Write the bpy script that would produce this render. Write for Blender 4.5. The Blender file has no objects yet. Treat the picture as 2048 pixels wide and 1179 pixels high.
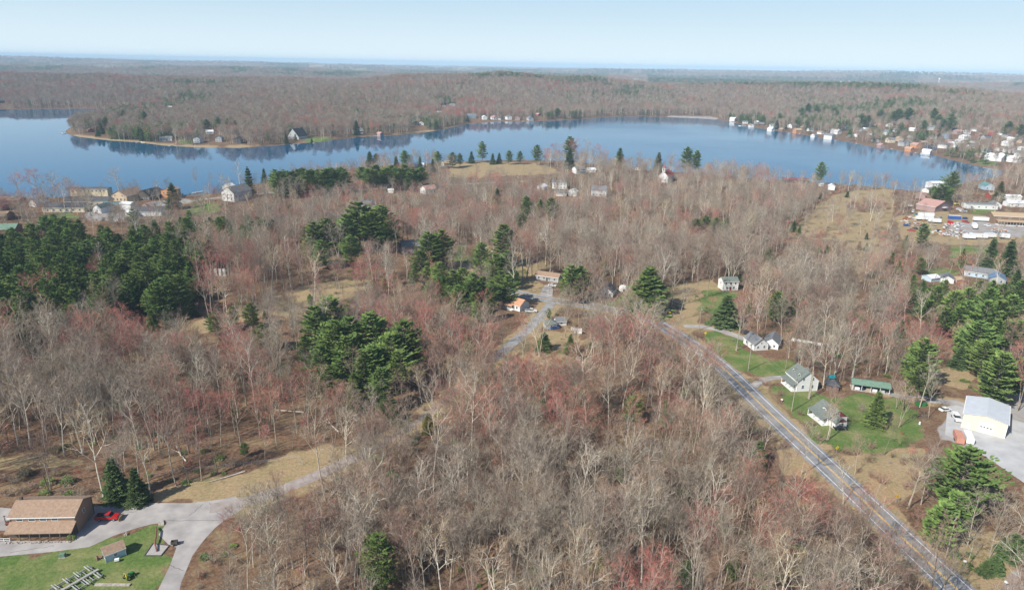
import bpy, math, random
import numpy as np
from mathutils import Vector, Matrix
sc = bpy.context.scene
COL = sc.collection
R = math.radians
# ------------------------------------------------------------------ camera
CH = 115.0
FPX = 1365.0
ROLL = math.atan2(38, 2048)
PITCH = math.atan(462.5 / FPX)
cam = bpy.data.cameras.new('camera'); cam.sensor_width = 36.0; cam.lens = 36.0 * FPX / 2048
cam.clip_start = 0.5; cam.clip_end = 90000
camo = bpy.data.objects.new('camera', cam); COL.objects.link(camo)
camo.matrix_world = (Matrix.Translation((0, 0, CH)) @ Matrix.Rotation(math.pi / 2 - PITCH, 4, 'X') @ Matrix.Rotation(ROLL, 4, 'Z'))
sc.camera = camo
# ------------------------------------------------------------------ sky and sun
SUN_EL = R(40); SUN_TRAVEL = (0.755, 0.656)
w = bpy.data.worlds.new('World'); sc.world = w; w.use_nodes = True
nt = w.node_tree; bg = nt.nodes['Background']
sky = nt.nodes.new('ShaderNodeTexSky'); sky.sky_type = 'NISHITA'; sky.sun_disc = False
sky.sun_elevation = SUN_EL; sky.sun_rotation = math.atan2(-SUN_TRAVEL[0], -SUN_TRAVEL[1]) % (2 * math.pi)
sky.altitude = 500; sky.air_density = 1.0; sky.dust_density = 0.6; sky.ozone_density = 2.0
# low down the clear sky fades evenly, all the way round, into pale spring haze
tcw = nt.nodes.new('ShaderNodeTexCoord'); sxw = nt.nodes.new('ShaderNodeSeparateXYZ'); nt.links.new(tcw.outputs['Generated'], sxw.inputs[0])
crw = nt.nodes.new('ShaderNodeValToRGB'); nt.links.new(sxw.outputs[2], crw.inputs[0]); crw.color_ramp.interpolation = 'EASE'
crw.color_ramp.elements[0].position = 0.0; crw.color_ramp.elements[0].color = (.96,) * 3 + (1,); crw.color_ramp.elements[1].position = .42; crw.color_ramp.elements[1].color = (0, 0, 0, 1)
cr2 = nt.nodes.new('ShaderNodeValToRGB'); nt.links.new(sxw.outputs[2], cr2.inputs[0])
cr2.color_ramp.elements[0].position = 0.0; cr2.color_ramp.elements[0].color = (.71, .83, .88, 1); cr2.color_ramp.elements[1].position = .21; cr2.color_ramp.elements[1].color = (.11, .34, .62, 1)
sc2 = nt.nodes.new('ShaderNodeVectorMath'); sc2.operation = 'SCALE'; nt.links.new(cr2.outputs[0], sc2.inputs[0]); sc2.inputs['Scale'].default_value = 8.0
mxw = nt.nodes.new('ShaderNodeMix'); mxw.data_type = 'RGBA'; nt.links.new(crw.outputs[0], mxw.inputs[0]); nt.links.new(sky.outputs[0], mxw.inputs[6]); nt.links.new(sc2.outputs[0], mxw.inputs[7])
nt.links.new(mxw.outputs[2], bg.inputs[0]); bg.inputs[1].default_value = 0.11
sl = bpy.data.lights.new('sun', 'SUN'); sl.energy = 5.0; sl.angle = R(0.55); sl.color = (1, 0.955, 0.88)
so = bpy.data.objects.new('sun', sl); COL.objects.link(so)
so.rotation_euler = Vector((SUN_TRAVEL[0] * math.cos(SUN_EL), SUN_TRAVEL[1] * math.cos(SUN_EL), -math.sin(SUN_EL))).to_track_quat('-Z', 'Y').to_euler()
so.location = (-200, -150, 300)
sc.view_settings.view_transform = 'Standard'; sc.view_settings.look = 'None'
sc.view_settings.exposure = 0.38; sc.view_settings.gamma = 1; sc.view_settings.use_curve_mapping = False
cy = sc.cycles
cy.max_bounces = 4; cy.diffuse_bounces = 2; cy.glossy_bounces = 2; cy.transmission_bounces = 2; cy.volume_bounces = 1; cy.transparent_max_bounces = 4
cy.use_denoising = True
cy.caustics_reflective = False; cy.caustics_refractive = False
HAZE = 0.82e-4
# ------------------------------------------------------------------ image <-> ground
cR, sR, cP, sP = math.cos(ROLL), math.sin(ROLL), math.cos(PITCH), math.sin(PITCH)
def ray(u, v):
    x = (u - 1024) / FPX; y = -(v - 589.5) / FPX
    x, y = cR * x - sR * y, sR * x + cR * y
    return x, cP + sP * y, -sP + cP * y
def G(u, v, z=0.0):
    x, y, Z = ray(u, v); t = (CH - z) / -Z
    return x * t, y * t
def Gn(P, z=0.0): return [G(u, v, z) for u, v in P]
def PX(x, y, z):
    """world -> photograph pixels (numpy)"""
    z = z - CH
    f = cP * y - sP * z; yy = sP * y + cP * z
    f = np.where(f > 1, f, 1.0)
    a = x / f; b = yy / f
    a, b = cR * a + sR * b, -sR * a + cR * b
    return 1024 + FPX * a, 589.5 - FPX * b
def inpoly(u, v, P):
    c = np.zeros(np.shape(u), bool); n = len(P)
    for i in range(n):
        x1, y1 = P[i]; x2, y2 = P[(i + 1) % n]
        if y1 == y2: continue
        c ^= ((y1 > v) != (y2 > v)) & (u < (x2 - x1) * (v - y1) / (y2 - y1) + x1)
    return c
def segdist(x, y, P, closed=True):
    d = np.full(np.shape(x), 1e12); n = len(P)
    for i in range(n if closed else n - 1):
        ax, ay = P[i]; bx, by = P[(i + 1) % n]
        dx, dy = bx - ax, by - ay; L = dx * dx + dy * dy + 1e-9
        t = np.clip(((x - ax) * dx + (y - ay) * dy) / L, 0, 1)
        d = np.minimum(d, (x - ax - t * dx) ** 2 + (y - ay - t * dy) ** 2)
    return np.sqrt(d)
def sst(t): t = np.clip(t, 0, 1); return t * t * (3 - 2 * t)
def hash2(i, j):
    n = (i.astype(np.int64) * 374761393 + j.astype(np.int64) * 668265263) & 0x7fffffff
    n = ((n ^ (n >> 13)) * 1274126177) & 0x7fffffff
    return ((n ^ (n >> 16)) & 0xffff) / 65535.0
def vnoise(x, y):
    i = np.floor(x); j = np.floor(y); a = sst(x - i); b = sst(y - j)
    return (hash2(i, j) * (1 - a) + hash2(i + 1, j) * a) * (1 - b) + (hash2(i, j + 1) * (1 - a) + hash2(i + 1, j + 1) * a) * b
def fbm(x, y, o=4):
    s = 0; a = 0.5
    for k in range(o): s = s + a * vnoise(x * 2 ** k + 17.3 * k, y * 2 ** k + 9.1 * k); a *= 0.5
    return s
# ------------------------------------------------------------------ the lake
LZ = -1.0
NEAR_SHORE = [(-500,425),(-200,405),(0,398),(100,396),(160,391),(230,393),(330,391),(400,389),(450,384),(500,372),(540,362),(590,352),(650,342),(700,338),(760,331),(860,326),(960,321),(1060,320),(1140,322),(1200,330),(1290,340),(1380,346),(1450,352),(1530,360),(1600,364),(1680,369),(1750,374),(1830,382),(1870,384),(1900,372),(1950,362),(2000,352)]
FAR_SHORE = [(2010,342),(1985,338),(1950,331),(1900,319),(1860,308),(1800,301),(1740,293),(1700,284),(1640,276),(1600,268),(1560,263),(1530,258),(1500,254),(1480,248),(1460,243),(1440,240),(1400,237),(1335,234),(1290,233),(1240,233),(1200,234),(1170,238),(1110,241),(1060,243),(1020,243),(985,244),(930,249),(890,258),(850,265),(800,270),(740,273),(680,278),(640,284),(600,287),(550,291),(480,296),(400,295),(330,291),(270,284),(220,281),(160,274),(135,268),(131,262),(145,252),(180,240),(230,229),(290,223),(250,217),(140,217),(60,218),(0,219),(-120,222),(-300,222),(-500,230)]
LAKE = Gn(NEAR_SHORE + FAR_SHORE, LZ)
RIDGE_U = [-300, 0, 200, 300, 500, 700, 820, 900, 1000, 1100, 1200, 1300, 1400, 1500, 1700, 1800, 2048, 2400]
RIDGE_V = [152, 150, 152, 156, 158, 158, 154, 150, 150, 152, 158, 168, 168, 168, 172, 177, 194, 205]
def ridge_z():
    xs, zs = [], []
    for u, v in zip(RIDGE_U, RIDGE_V):
        x, y, Z = ray(u, v); xs.append(x / y); zs.append(CH + Z * 2450 / math.hypot(x, y) * 1.0 - 15)
    return xs, zs
RX, RZ = ridge_z()
def height(x, y):
    x = np.asarray(x, float); y = np.asarray(y, float)
    d = segdist(x, y, LAKE); ins = inpoly(x, y, LAKE)
    r = np.hypot(x, y)
    z = np.where(ins, LZ - np.clip(d * 0.10, 0, 3), np.minimum(0.0, LZ + d * 0.14))
    rz = np.interp(x / np.maximum(y, 1), RX, RZ)
    far = sst((y - 980) / 380)
    ds = np.where(ins, 0, d)
    hill = rz * sst(ds / 950) * far * (0.62 + 0.80 * fbm(x / 300 + 3, y / 380, 4))
    px_, py_ = G(430, 212); hill = hill + 17 * np.exp(-((x - px_) / 420) ** 2 - ((y - py_) / 230) ** 2) * sst(ds / 160)
    # beyond the first ridge: a dip, then rolling country to the horizon
    roll = 4 + 24 * sst((r - 4200) / 2600) - 14 * sst((r - 8500) / 5000) - 75 * sst((r - 11000) / 30000)
    roll = roll + (fbm(x / 2600 + 5.2, y / 1500, 4) - 0.47) * (50 + 130 * sst((r - 4500) / 2500) - 60 * sst((r - 12000) / 12000))
    t = sst((r - 2480) / 900)
    return z + hill * (1 - t) + roll * t * (~ins)
def hz(x, y): return float(height(np.array([x]), np.array([y]))[0])
def T(u, v, top=0.0):
    """ground point seen at (u, v); with top, the foot of a thing top metres tall whose tip is there"""
    z = 0.0
    for k in range(14):
        x, y = G(u, v, min(z + top, 100)); z2 = hz(x, y)
        if y < 850: z2 = max(z2, -1)
        z = z + 0.6 * (z2 - z)
    return x, y, z
# ------------------------------------------------------------------ materials
MATS = {}
def mat(name, col, rough=0.85, var=0.18, scale=1.0, bump=0.0, col2=None, metal=0.0, objvar=0.0, spec=0.3, stretch=None):
    if name in MATS: return MATS[name]
    m = bpy.data.materials.new(name); m.use_nodes = True; n = m.node_tree.nodes; l = m.node_tree.links
    b = n['Principled BSDF']; b.inputs['Roughness'].default_value = rough; b.inputs['Metallic'].default_value = metal
    b.inputs['Specular IOR Level'].default_value = spec
    tc = n.new('ShaderNodeTexCoord'); mp = n.new('ShaderNodeMapping'); l.new(tc.outputs['Object'], mp.inputs[0])
    if stretch: mp.inputs['Scale'].default_value = stretch
    no = n.new('ShaderNodeTexNoise'); no.inputs['Scale'].default_value = scale; no.inputs['Detail'].default_value = 5
    l.new(mp.outputs[0], no.inputs['Vector'])
    cr = n.new('ShaderNodeValToRGB'); l.new(no.outputs[0], cr.inputs[0])
    c2 = col2 or tuple(min(1, c * (1 + var)) for c in col)
    c1 = col if col2 else tuple(c * (1 - var) for c in col)
    cr.color_ramp.elements[0].position = 0.32; cr.color_ramp.elements[1].position = 0.68
    cr.color_ramp.elements[0].color = (*c1, 1); cr.color_ramp.elements[1].color = (*c2, 1)
    out = cr.outputs[0]
    if objvar:
        oi = n.new('ShaderNodeObjectInfo'); hs = n.new('ShaderNodeHueSaturation')
        mr = n.new('ShaderNodeMapRange'); mr.inputs[3].default_value = 1 - objvar; mr.inputs[4].default_value = 1 + objvar
        mh = n.new('ShaderNodeMapRange'); mh.inputs[3].default_value = 0.5 - objvar * 0.06; mh.inputs[4].default_value = 0.5 + objvar * 0.06
        m2 = n.new('ShaderNodeMath'); m2.operation = 'MULTIPLY'; m2.inputs[1].default_value = 7.13
        m3 = n.new('ShaderNodeMath'); m3.operation = 'FRACT'
        l.new(oi.outputs['Random'], mr.inputs[0]); l.new(oi.outputs['Random'], m2.inputs[0]); l.new(m2.outputs[0], m3.inputs[0]); l.new(m3.outputs[0], mh.inputs[0])
        l.new(mr.outputs[0], hs.inputs['Value']); l.new(mh.outputs[0], hs.inputs['Hue']); l.new(out, hs.inputs['Color']); out = hs.outputs[0]
    l.new(out, b.inputs['Base Color'])
    if bump:
        bp = n.new('ShaderNodeBump'); bp.inputs['Strength'].default_value = bump; bp.inputs['Distance'].default_value = 0.05
        l.new(no.outputs[0], bp.inputs['Height']); l.new(bp.outputs[0], b.inputs['Normal'])
    MATS[name] = m; return m
# ------------------------------------------------------------------ mesh helpers
class MB:
    def __init__(s): s.v = []; s.f = []; s.m = []
    def add(s, vs, fs, mi=0):
        o = len(s.v); s.v += vs; s.f += [tuple(i + o for i in f) for f in fs]; s.m += [mi] * len(fs); return s
    def box(s, x0, x1, y0, y1, z0, z1, mi=0):
        return s.add([(x0,y0,z0),(x1,y0,z0),(x1,y1,z0),(x0,y1,z0),(x0,y0,z1),(x1,y0,z1),(x1,y1,z1),(x0,y1,z1)],
              [(3,2,1,0),(4,5,6,7),(0,1,5,4),(1,2,6,5),(2,3,7,6),(3,0,4,7)], mi)
    def prism(s, prof, x0, x1, axis='x', mi=0):
        """profile of (a, z) swept along x (a is y) or along y (a is x)"""
        n = len(prof); P = lambda t, a, z: (t, a, z) if axis == 'x' else (a, t, z)
        vs = [P(x0, a, z) for a, z in prof] + [P(x1, a, z) for a, z in prof]
        fs = [tuple(range(n))[::-1], tuple(range(n, 2 * n))] + [(i, (i + 1) % n, n + (i + 1) % n, n + i) for i in range(n)]
        return s.add(vs, fs, mi)
    def tube(s, pts, rads, k=5, mi=0, cap=False):
        pts = [Vector(p) for p in pts]; o = len(s.v); n = len(pts)
        for i, p in enumerate(pts):
            d = (pts[min(i + 1, n - 1)] - pts[max(i - 1, 0)]).normalized()
            a = d.orthogonal().normalized() if abs(d.z) > .9 else d.cross(Vector((0, 0, 1))).normalized()
            b = d.cross(a)
            for j in range(k):
                t = 2 * math.pi * j / k; q = p + (a * math.cos(t) + b * math.sin(t)) * rads[i]; s.v.append((q.x, q.y, q.z))
        for i in range(n - 1):
            for j in range(k):
                s.f.append((o + i*k + j, o + i*k + (j+1) % k, o + (i+1)*k + (j+1) % k, o + (i+1)*k + j)); s.m.append(mi)
        if cap: s.f.append(tuple(range(o, o + k))[::-1]); s.m.append(mi); s.f.append(tuple(range(o + (n-1)*k, o + n*k))); s.m.append(mi)
        return s
    def mesh(s, name, mats):
        me = bpy.data.meshes.new(name); me.from_pydata(s.v, [], s.f)
        for m in (mats if isinstance(mats, (list, tuple)) else [mats]): me.materials.append(m)
        if max(s.m, default=0): me.polygons.foreach_set('material_index', s.m)
        me.update(); return me
def link(name, me, parent=None, loc=(0,0,0), rz=0, label=None):
    o = bpy.data.objects.new(name, me); COL.objects.link(o); o.location = loc; o.rotation_euler = (0, 0, rz)
    if parent is not None: o.parent = parent
    if label: o['label'] = label
    return o
def part(name, mb, m, parent, loc=(0,0,0), rz=0, label=None): return link(name, mb.mesh(name, m), parent, loc, rz, label)
def tag(o, label, cat, group=None, kind=None):
    o['label'] = label
    if cat: o['category'] = cat
    if group: o['group'] = group
    if kind: o['kind'] = kind
    return o
def thing(name, label, cat, loc, rz=0, group=None): return tag(link(name, None, None, loc, rz), label, cat, group)
def npmesh(name, V, F, m):
    me = bpy.data.meshes.new(name); V = np.asarray(V, np.float32); F = np.asarray(F, np.int32); k = F.shape[1]
    me.vertices.add(len(V)); me.vertices.foreach_set('co', V.ravel())
    me.loops.add(F.size); me.loops.foreach_set('vertex_index', F.ravel())
    me.polygons.add(len(F)); me.polygons.foreach_set('loop_start', np.arange(0, F.size, k, dtype=np.int32)); me.polygons.foreach_set('loop_total', np.full(len(F), k, np.int32))
    for q in (m if isinstance(m, list) else [m]): me.materials.append(q)
    me.update(calc_edges=True); return me
# ------------------------------------------------------------------ ground zones, traced where they lie on the ground
LAWN = [
 [(-80,1200),(-80,1116),(0,1112),(100,1103),(178,1093),(228,1070),(270,1056),(304,1047),(335,1045),(317,1068),(337,1090),(352,1096),(345,1120),(318,1179),(310,1210)],
 [(1395,665),(1440,662),(1478,676),(1488,700),(1520,712),(1575,716),(1600,735),(1560,752),(1500,748),(1470,735),(1430,705),(1400,680)],
 [(1545,778),(1600,765),(1660,790),(1700,786),(1770,795),(1815,800),(1838,850),(1835,885),(1800,897),(1720,895),(1680,895),(1640,880),(1600,850),(1560,805)],
 [(1385,622),(1400,595),(1420,578),(1480,584),(1470,605),(1440,628)],
 [(1205,612),(1230,592),(1262,590),(1266,606),(1240,612)],
 [(900,505),(930,492),(955,500),(950,535),(905,520)],
 [(360,418),(400,403),(440,408),(440,425),(390,430)],
 [(1900,512),(1900,492),(1980,492),(1990,505)],[(1845,548),(1860,536),(1930,534),(1925,550)],[(1940,430),(1940,412),(1990,414),(1985,430)],
 [(600,284),(620,273),(650,274),(672,279),(640,286)],[(355,286),(360,278),(385,278),(395,287)],[(1930,322),(1960,318),(2010,328),(1980,330)],[(60,440),(120,425),(160,430),(120,445)]]
DRY = [
 [(1335,575),(1420,558),(1445,578),(1420,592),(1400,645),(1340,640)],
 [(1015,588),(1020,562),(1060,556),(1098,566),(1085,590),(1040,594)],
 [(900,560),(898,490),(960,485),(1000,500),(990,545)],
 [(515,605),(560,585),(600,570),(680,560),(720,552),(745,570),(690,600),(640,628),(590,640),(540,625),(500,640),(400,664),(360,650),(400,640),(480,615)],
 [(895,356),(900,326),(980,324),(1070,326),(1130,345),(1060,350),(980,352)],
 [(1590,450),(1640,405),(1680,385),(1780,376),(1792,420),(1770,470),(1720,488),(1640,478),(1590,470)],
 [(290,1003),(290,988),(380,962),(480,945),(600,922),(606,945),(480,990),(400,1002)],
 [(-60,925),(-60,905),(80,905),(200,918),(100,935)],
 [(1030,716),(1040,690),(1070,672),(1130,653),(1162,658),(1172,722),(1100,724)],
 [(1850,770),(1865,735),(1910,725),(1960,740),(1930,775)],[(520,930),(600,895),(700,890),(700,915),(620,945)],
 [(1565,945),(1550,890),(1570,870),(1640,930),(1690,990),(1640,985)],
 [(1700,930),(1640,880),(1720,900),(1830,895),(1860,960),(1800,1010),(1760,1000)],[(1800,1060),(1990,1080),(2060,1160),(2000,1200),(1930,1170)],
 [(940,252),(880,262),(800,271),(740,276),(745,271),(800,266),(880,256),(930,247)],[(400,297),(330,294),(220,284),(140,274),(140,268),(230,277),(330,287),(400,290),(520,290),(520,295)],
 [(1795,432),(1850,418),(1960,432),(2100,436),(2100,485),(1900,488),(1860,480),(1795,480)],
 [(1780,560),(1780,480),(1700,480),(1690,520),(1720,560)],[(1000,500),(1060,505),(1100,530),(1060,560),(1010,550)]]
GRAVEL = [
 [(1885,800),(1935,790),(2100,785),(2100,1000),(1990,925),(1935,895),(1885,880)],
 [(1880,450),(1960,440),(2100,446),(2100,475),(1960,470),(1900,470)],
 [(1330,236),(1340,231),(1430,233),(1440,239)],[(1990,1179),(2030,1130),(2060,1110),(2100,1200)],
 [(165,432),(180,420),(240,424),(280,432),(260,442),(180,440)],[(275,408),(330,398),(350,396),(400,396),(390,403),(330,418),(285,416)]]
HWY_R = Gn([(1378,674),(1431,709),(1482,753),(1535,805),(1617,880),(1700,955),(1800,1048),(1904,1144),(1990,1222)])
def offset(P, d):
    out = []
    for i in range(len(P)):
        a = P[max(i - 1, 0)]; b = P[min(i + 1, len(P) - 1)]; L = math.dist(a, b)
        nx, ny = (b[1] - a[1]) / L, -(b[0] - a[0]) / L
        out.append((P[i][0] + nx * d, P[i][1] + ny * d))
    return out
def smooth(P, k=2):
    for _ in range(k):
        Q = [P[0]]
        for a, b in zip(P, P[1:]):
            Q += [(a[0]*.75 + b[0]*.25, a[1]*.75 + b[1]*.25), (a[0]*.25 + b[0]*.75, a[1]*.25 + b[1]*.75)]
        P = Q + [P[-1]]
    return P
_c = offset(HWY_R, 3.15)
HWY = smooth(Gn([(960,566),(1030,585),(1100,600),(1180,611),(1240,622),(1290,632)]) + [(_c[0][0] - 3, _c[0][1] + 7)] + _c[1:], 3)
LANE = smooth(Gn([(1103,606),(1085,628),(1060,655),(1035,677),(1010,699),(990,717),(930,765),(860,825),(780,880),(700,920),(640,947),(570,977),(490,1004),(420,1016)]), 2)
FARROAD = smooth(Gn([(330,414),(390,400),(460,393),(545,385),(640,381),(730,379),(840,374),(960,366),(1060,362)]), 2)
DRIVE_A = smooth(Gn([(1368,652),(1400,652),(1436,658),(1487,677),(1525,690)]), 2)
DRIVE_B = smooth(Gn([(1507,772),(1530,756),(1570,754)]), 2)
DRIVE_C = smooth(Gn([(1765,783),(1800,792),(1850,800),(1900,803),(1940,812)]), 2)
ROADS = [(HWY, 4.4), (LANE, 2.9), (FARROAD, 3.2), (DRIVE_A, 2.3), (DRIVE_B, 1.8), (DRIVE_C, 2.2)]
DRIVE_BL = [(-60,1118),(0,1112),(100,1103),(178,1093),(228,1070),(270,1056),(304,1047),(335,1043),(317,1068),(337,1088),(353,1094),(340,1130),(316,1179),(305,1220),(350,1220),(362,1165),(385,1110),(407,1080),(430,1055),(455,1035),(478,1022),(492,1005),(470,992),(440,998),(380,1005),(300,1005),(236,1009),(165,1013),(150,1080),(100,1081),(0,1080),(-60,1082)]
DRIVE_BL2 = [(-60,1060),(-60,1012),(0,1014),(22,1016),(24,1045),(20,1060)]
SHEETS = [DRIVE_BL, DRIVE_BL2, [(1078,596),(1084,578),(1090,570),(1100,569),(1106,578),(1104,598)], [(1895,812),(1925,808),(2100,860),(2100,1000),(1990,925),(1940,893),(1890,868)]]
# ------------------------------------------------------------------ terrain sheet
def build_terrain():
    ys = np.concatenate([np.linspace(-1200, 80, 24), 90 * 1.0092 ** np.arange(0, int(math.log(46000 / 90) / math.log(1.0092)) + 1)])
    s = np.linspace(-1, 1, 440); s = s * (0.93 + 0.07 * s * s)
    X = s[None, :] * (np.maximum(ys, 105)[:, None] * 1.0 + 35); Y = np.repeat(ys[:, None], len(s), 1)
    Z = height(X.ravel(), Y.ravel()).reshape(X.shape)
    n, m = X.shape
    idx = np.arange(n * m).reshape(n, m)
    F = np.stack([idx[:-1, :-1], idx[:-1, 1:], idx[1:, 1:], idx[1:, :-1]], -1).reshape(-1, 4)
    V = np.stack([X, Y, Z], -1).reshape(-1, 3)
    me = npmesh('ground', V, F, ground_material())
    x, y, z = V[:, 0], V[:, 1], V[:, 2]
    u, v = PX(x, y, z)
    jit = 0.075 * (v - 90)
    u2 = u + (fbm(x / 6, y / 6, 3) - .47) * jit * 1.6; v2 = v + (fbm(x / 6 + 40, y / 6, 3) - .47) * jit * .7
    ok = y > 60
    col = np.zeros((len(V), 4), np.float32); col[:, 3] = 1
    for ch, L in enumerate((LAWN, DRY, GRAVEL)):
        for P in L: col[inpoly(u2, v2, P) & ok, ch] = 1
    near = y < 900
    dr = np.full(len(V), 1e6); dn = np.where(near)[0]
    for P, wd in ROADS: dr[dn] = np.minimum(dr[dn], segdist(x[dn], y[dn], P[::2] + [P[-1]], False) - wd)
    verge = (dr < 2.6 + 4 * (fbm(x / 8, y / 8, 3) - .4)) & near
    col[verge & (col[:, 0] < .5), 1] = 0.8
    # sandy rim round the lake and scrubby openings in the woods
    dl = segdist(x, y, LAKE); col[(dl < 6 + y * 0.002) & (col[:, 0] < .5) & ~inpoly(x, y, LAKE), 1] = 0.6
    cl = fbm(x / (160 + y * .05) + 71, y / (60 + y * .03), 3); col[(y > 3300) & (cl > .64), 1] = .9
    c3 = col.reshape(n, m, 4)
    for _ in range(2):
        q = np.pad(c3, ((1, 1), (1, 1), (0, 0)), 'edge'); c3 = (q[:-2, 1:-1] + q[2:, 1:-1] + q[1:-1, :-2] + q[1:-1, 2:] + 2 * q[1:-1, 1:-1]) / 6
    col = np.ascontiguousarray(c3.reshape(-1, 4), dtype=np.float32)
    me.attributes.new('zone', 'FLOAT_COLOR', 'POINT').data.foreach_set('color', col.ravel())
    me.polygons.foreach_set('use_smooth', np.ones(len(F), bool))
    o = link('ground', me); o['kind'] = 'structure'; return o
def ground_material():
    m = bpy.data.materials.new('ground'); m.use_nodes = True; n = m.node_tree.nodes; l = m.node_tree.links
    b = n['Principled BSDF']; b.inputs['Roughness'].default_value = 0.95; b.inputs['Specular IOR Level'].default_value = 0.1
    geo = n.new('ShaderNodeNewGeometry'); at = n.new('ShaderNodeAttribute'); at.attribute_name = 'zone'
    sep = n.new('ShaderNodeSeparateColor'); l.new(at.outputs['Color'], sep.inputs[0])
    def noise(scale, det=4, rough=.6):
        t = n.new('ShaderNodeTexNoise'); t.inputs['Scale'].default_value = scale; t.inputs['Detail'].default_value = det; t.inputs['Roughness'].default_value = rough
        l.new(geo.outputs['Position'], t.inputs['Vector']); return t.outputs[0]
    def ramp(fac, *els):
        r = n.new('ShaderNodeValToRGB'); l.new(fac, r.inputs[0])
        while len(r.color_ramp.elements) < len(els): r.color_ramp.elements.new(.5)
        for e, (p, c) in zip(r.color_ramp.elements, els): e.position = p; e.color = (*c, 1)
        return r.outputs[0]
    def mix(f, a, b_):
        x = n.new('ShaderNodeMix'); x.data_type = 'RGBA'; l.new(f, x.inputs[0]); l.new(a, x.inputs[6]); l.new(b_, x.inputs[7]); return x.outputs[2]
    def mul(a, b_, op='MULTIPLY'):
        x = n.new('ShaderNodeMath'); x.operation = op; x.use_clamp = True; l.new(a, x.inputs[0])
        if isinstance(b_, float): x.inputs[1].default_value = b_
        else: l.new(b_, x.inputs[1])
        return x.outputs[0]
    fine = noise(1.1, 6, .7); mid = noise(.12, 4); big = noise(.018, 3); grain = noise(5, 3, .8)
    litter = ramp(fine, (.3, (.075, .045, .028)), (.5, (.165, .098, .060)), (.72, (.28, .18, .11)))
    tan = ramp(fine, (.3, (.17, .125, .07)), (.7, (.33, .25, .14)))
    litter = mix(ramp(mid, (.5, (0, 0, 0)), (.66, (.75,) * 3)), litter, tan)
    grassb = ramp(fine, (.3, (.06, .105, .025)), (.7, (.14, .205, .055)))
    lawn = mix(ramp(mid, (.42, (0, 0, 0)), (.68, (.9,) * 3)), grassb, ramp(fine, (.3, (.16, .17, .06)), (.7, (.30, .27, .12))))
    dry = mix(ramp(mid, (.46, (0, 0, 0)), (.72, (.7,) * 3)), ramp(fine, (.3, (.23, .165, .092)), (.7, (.43, .32, .18))), ramp(fine, (.3, (.15, .145, .055)), (.7, (.29, .25, .12))))
    grav = ramp(grain, (.3, (.26, .25, .24)), (.7, (.40, .385, .365)))
    grav = mix(ramp(mid, (.45, (0, 0, 0)), (.65, (.8,) * 3)), grav, ramp(fine, (.3, (.2, .14, .10)), (.7, (.36, .27, .2))))
    def edge(s):
        a = mul(s, mul(fine, .35), 'SUBTRACT'); return ramp(a, (.22, (0, 0, 0)), (.42, (1, 1, 1)))
    c = mix(edge(sep.outputs[1]), litter, dry); c = mix(edge(sep.outputs[0]), c, lawn); c = mix(edge(sep.outputs[2]), c, grav)
    l.new(c, b.inputs['Base Color'])
    bp = n.new('ShaderNodeBump'); bp.inputs['Strength'].default_value = .8; bp.inputs['Distance'].default_value = .25; l.new(fine, bp.inputs['Height']); l.new(bp.outputs[0], b.inputs['Normal'])
    return m
ground = build_terrain()
def water():
    m = bpy.data.materials.new('lake_water'); m.use_nodes = True; n = m.node_tree.nodes; l = m.node_tree.links
    b = n['Principled BSDF']; b.inputs['Base Color'].default_value = (.006, .07, .15, 1); b.inputs['IOR'].default_value = 1.33
    geo = n.new('ShaderNodeNewGeometry'); mp = n.new('ShaderNodeMapping'); l.new(geo.outputs['Position'], mp.inputs[0])
    mp.inputs['Scale'].default_value = (.35, .9, 1)
    t = n.new('ShaderNodeTexNoise'); t.inputs['Scale'].default_value = .9; t.inputs['Detail'].default_value = 3; l.new(mp.outputs[0], t.inputs['Vector'])
    t2 = n.new('ShaderNodeTexNoise'); t2.inputs['Scale'].default_value = .004; t2.inputs['Detail'].default_value = 3; l.new(geo.outputs['Position'], t2.inputs['Vector'])
    sx = n.new('ShaderNodeSeparateXYZ'); l.new(geo.outputs['Position'], sx.inputs[0])
    gx = n.new('ShaderNodeMapRange'); gx.inputs[1].default_value = -500; gx.inputs[2].default_value = 250; gx.inputs[3].default_value = 0.0; gx.inputs[4].default_value = 1; l.new(sx.outputs[0], gx.inputs[0])
    mm = n.new('ShaderNodeMath'); mm.operation = 'MULTIPLY'; l.new(gx.outputs[0], mm.inputs[0]); l.new(t2.outputs[0], mm.inputs[1])
    mr = n.new('ShaderNodeMapRange'); mr.inputs[1].default_value = .2; mr.inputs[2].default_value = .65; mr.inputs[3].default_value = .03; mr.inputs[4].default_value = .17; l.new(mm.outputs[0], mr.inputs[0]); l.new(mr.outputs[0], b.inputs['Roughness'])
    bp = n.new('ShaderNodeBump'); bp.inputs['Strength'].default_value = .05; bp.inputs['Distance'].default_value = .05; l.new(t.outputs[0], bp.inputs['Height']); l.new(bp.outputs[0], b.inputs['Normal'])
    P = LAKE; cx = sum(p[0] for p in P) / len(P)
    mb = MB(); x0, x1, y0, y1 = -3200, 1400, 450, 2400
    mb.add([(x0, y0, LZ), (x1, y0, LZ), (x1, y1, LZ), (x0, y1, LZ)], [(0, 1, 2, 3)])
    # keep the sheet to the lake: near and far country stands above LZ
    o = link('lake_water', mb.mesh('lake_water', m)); o['kind'] = 'structure'
water()
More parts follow.
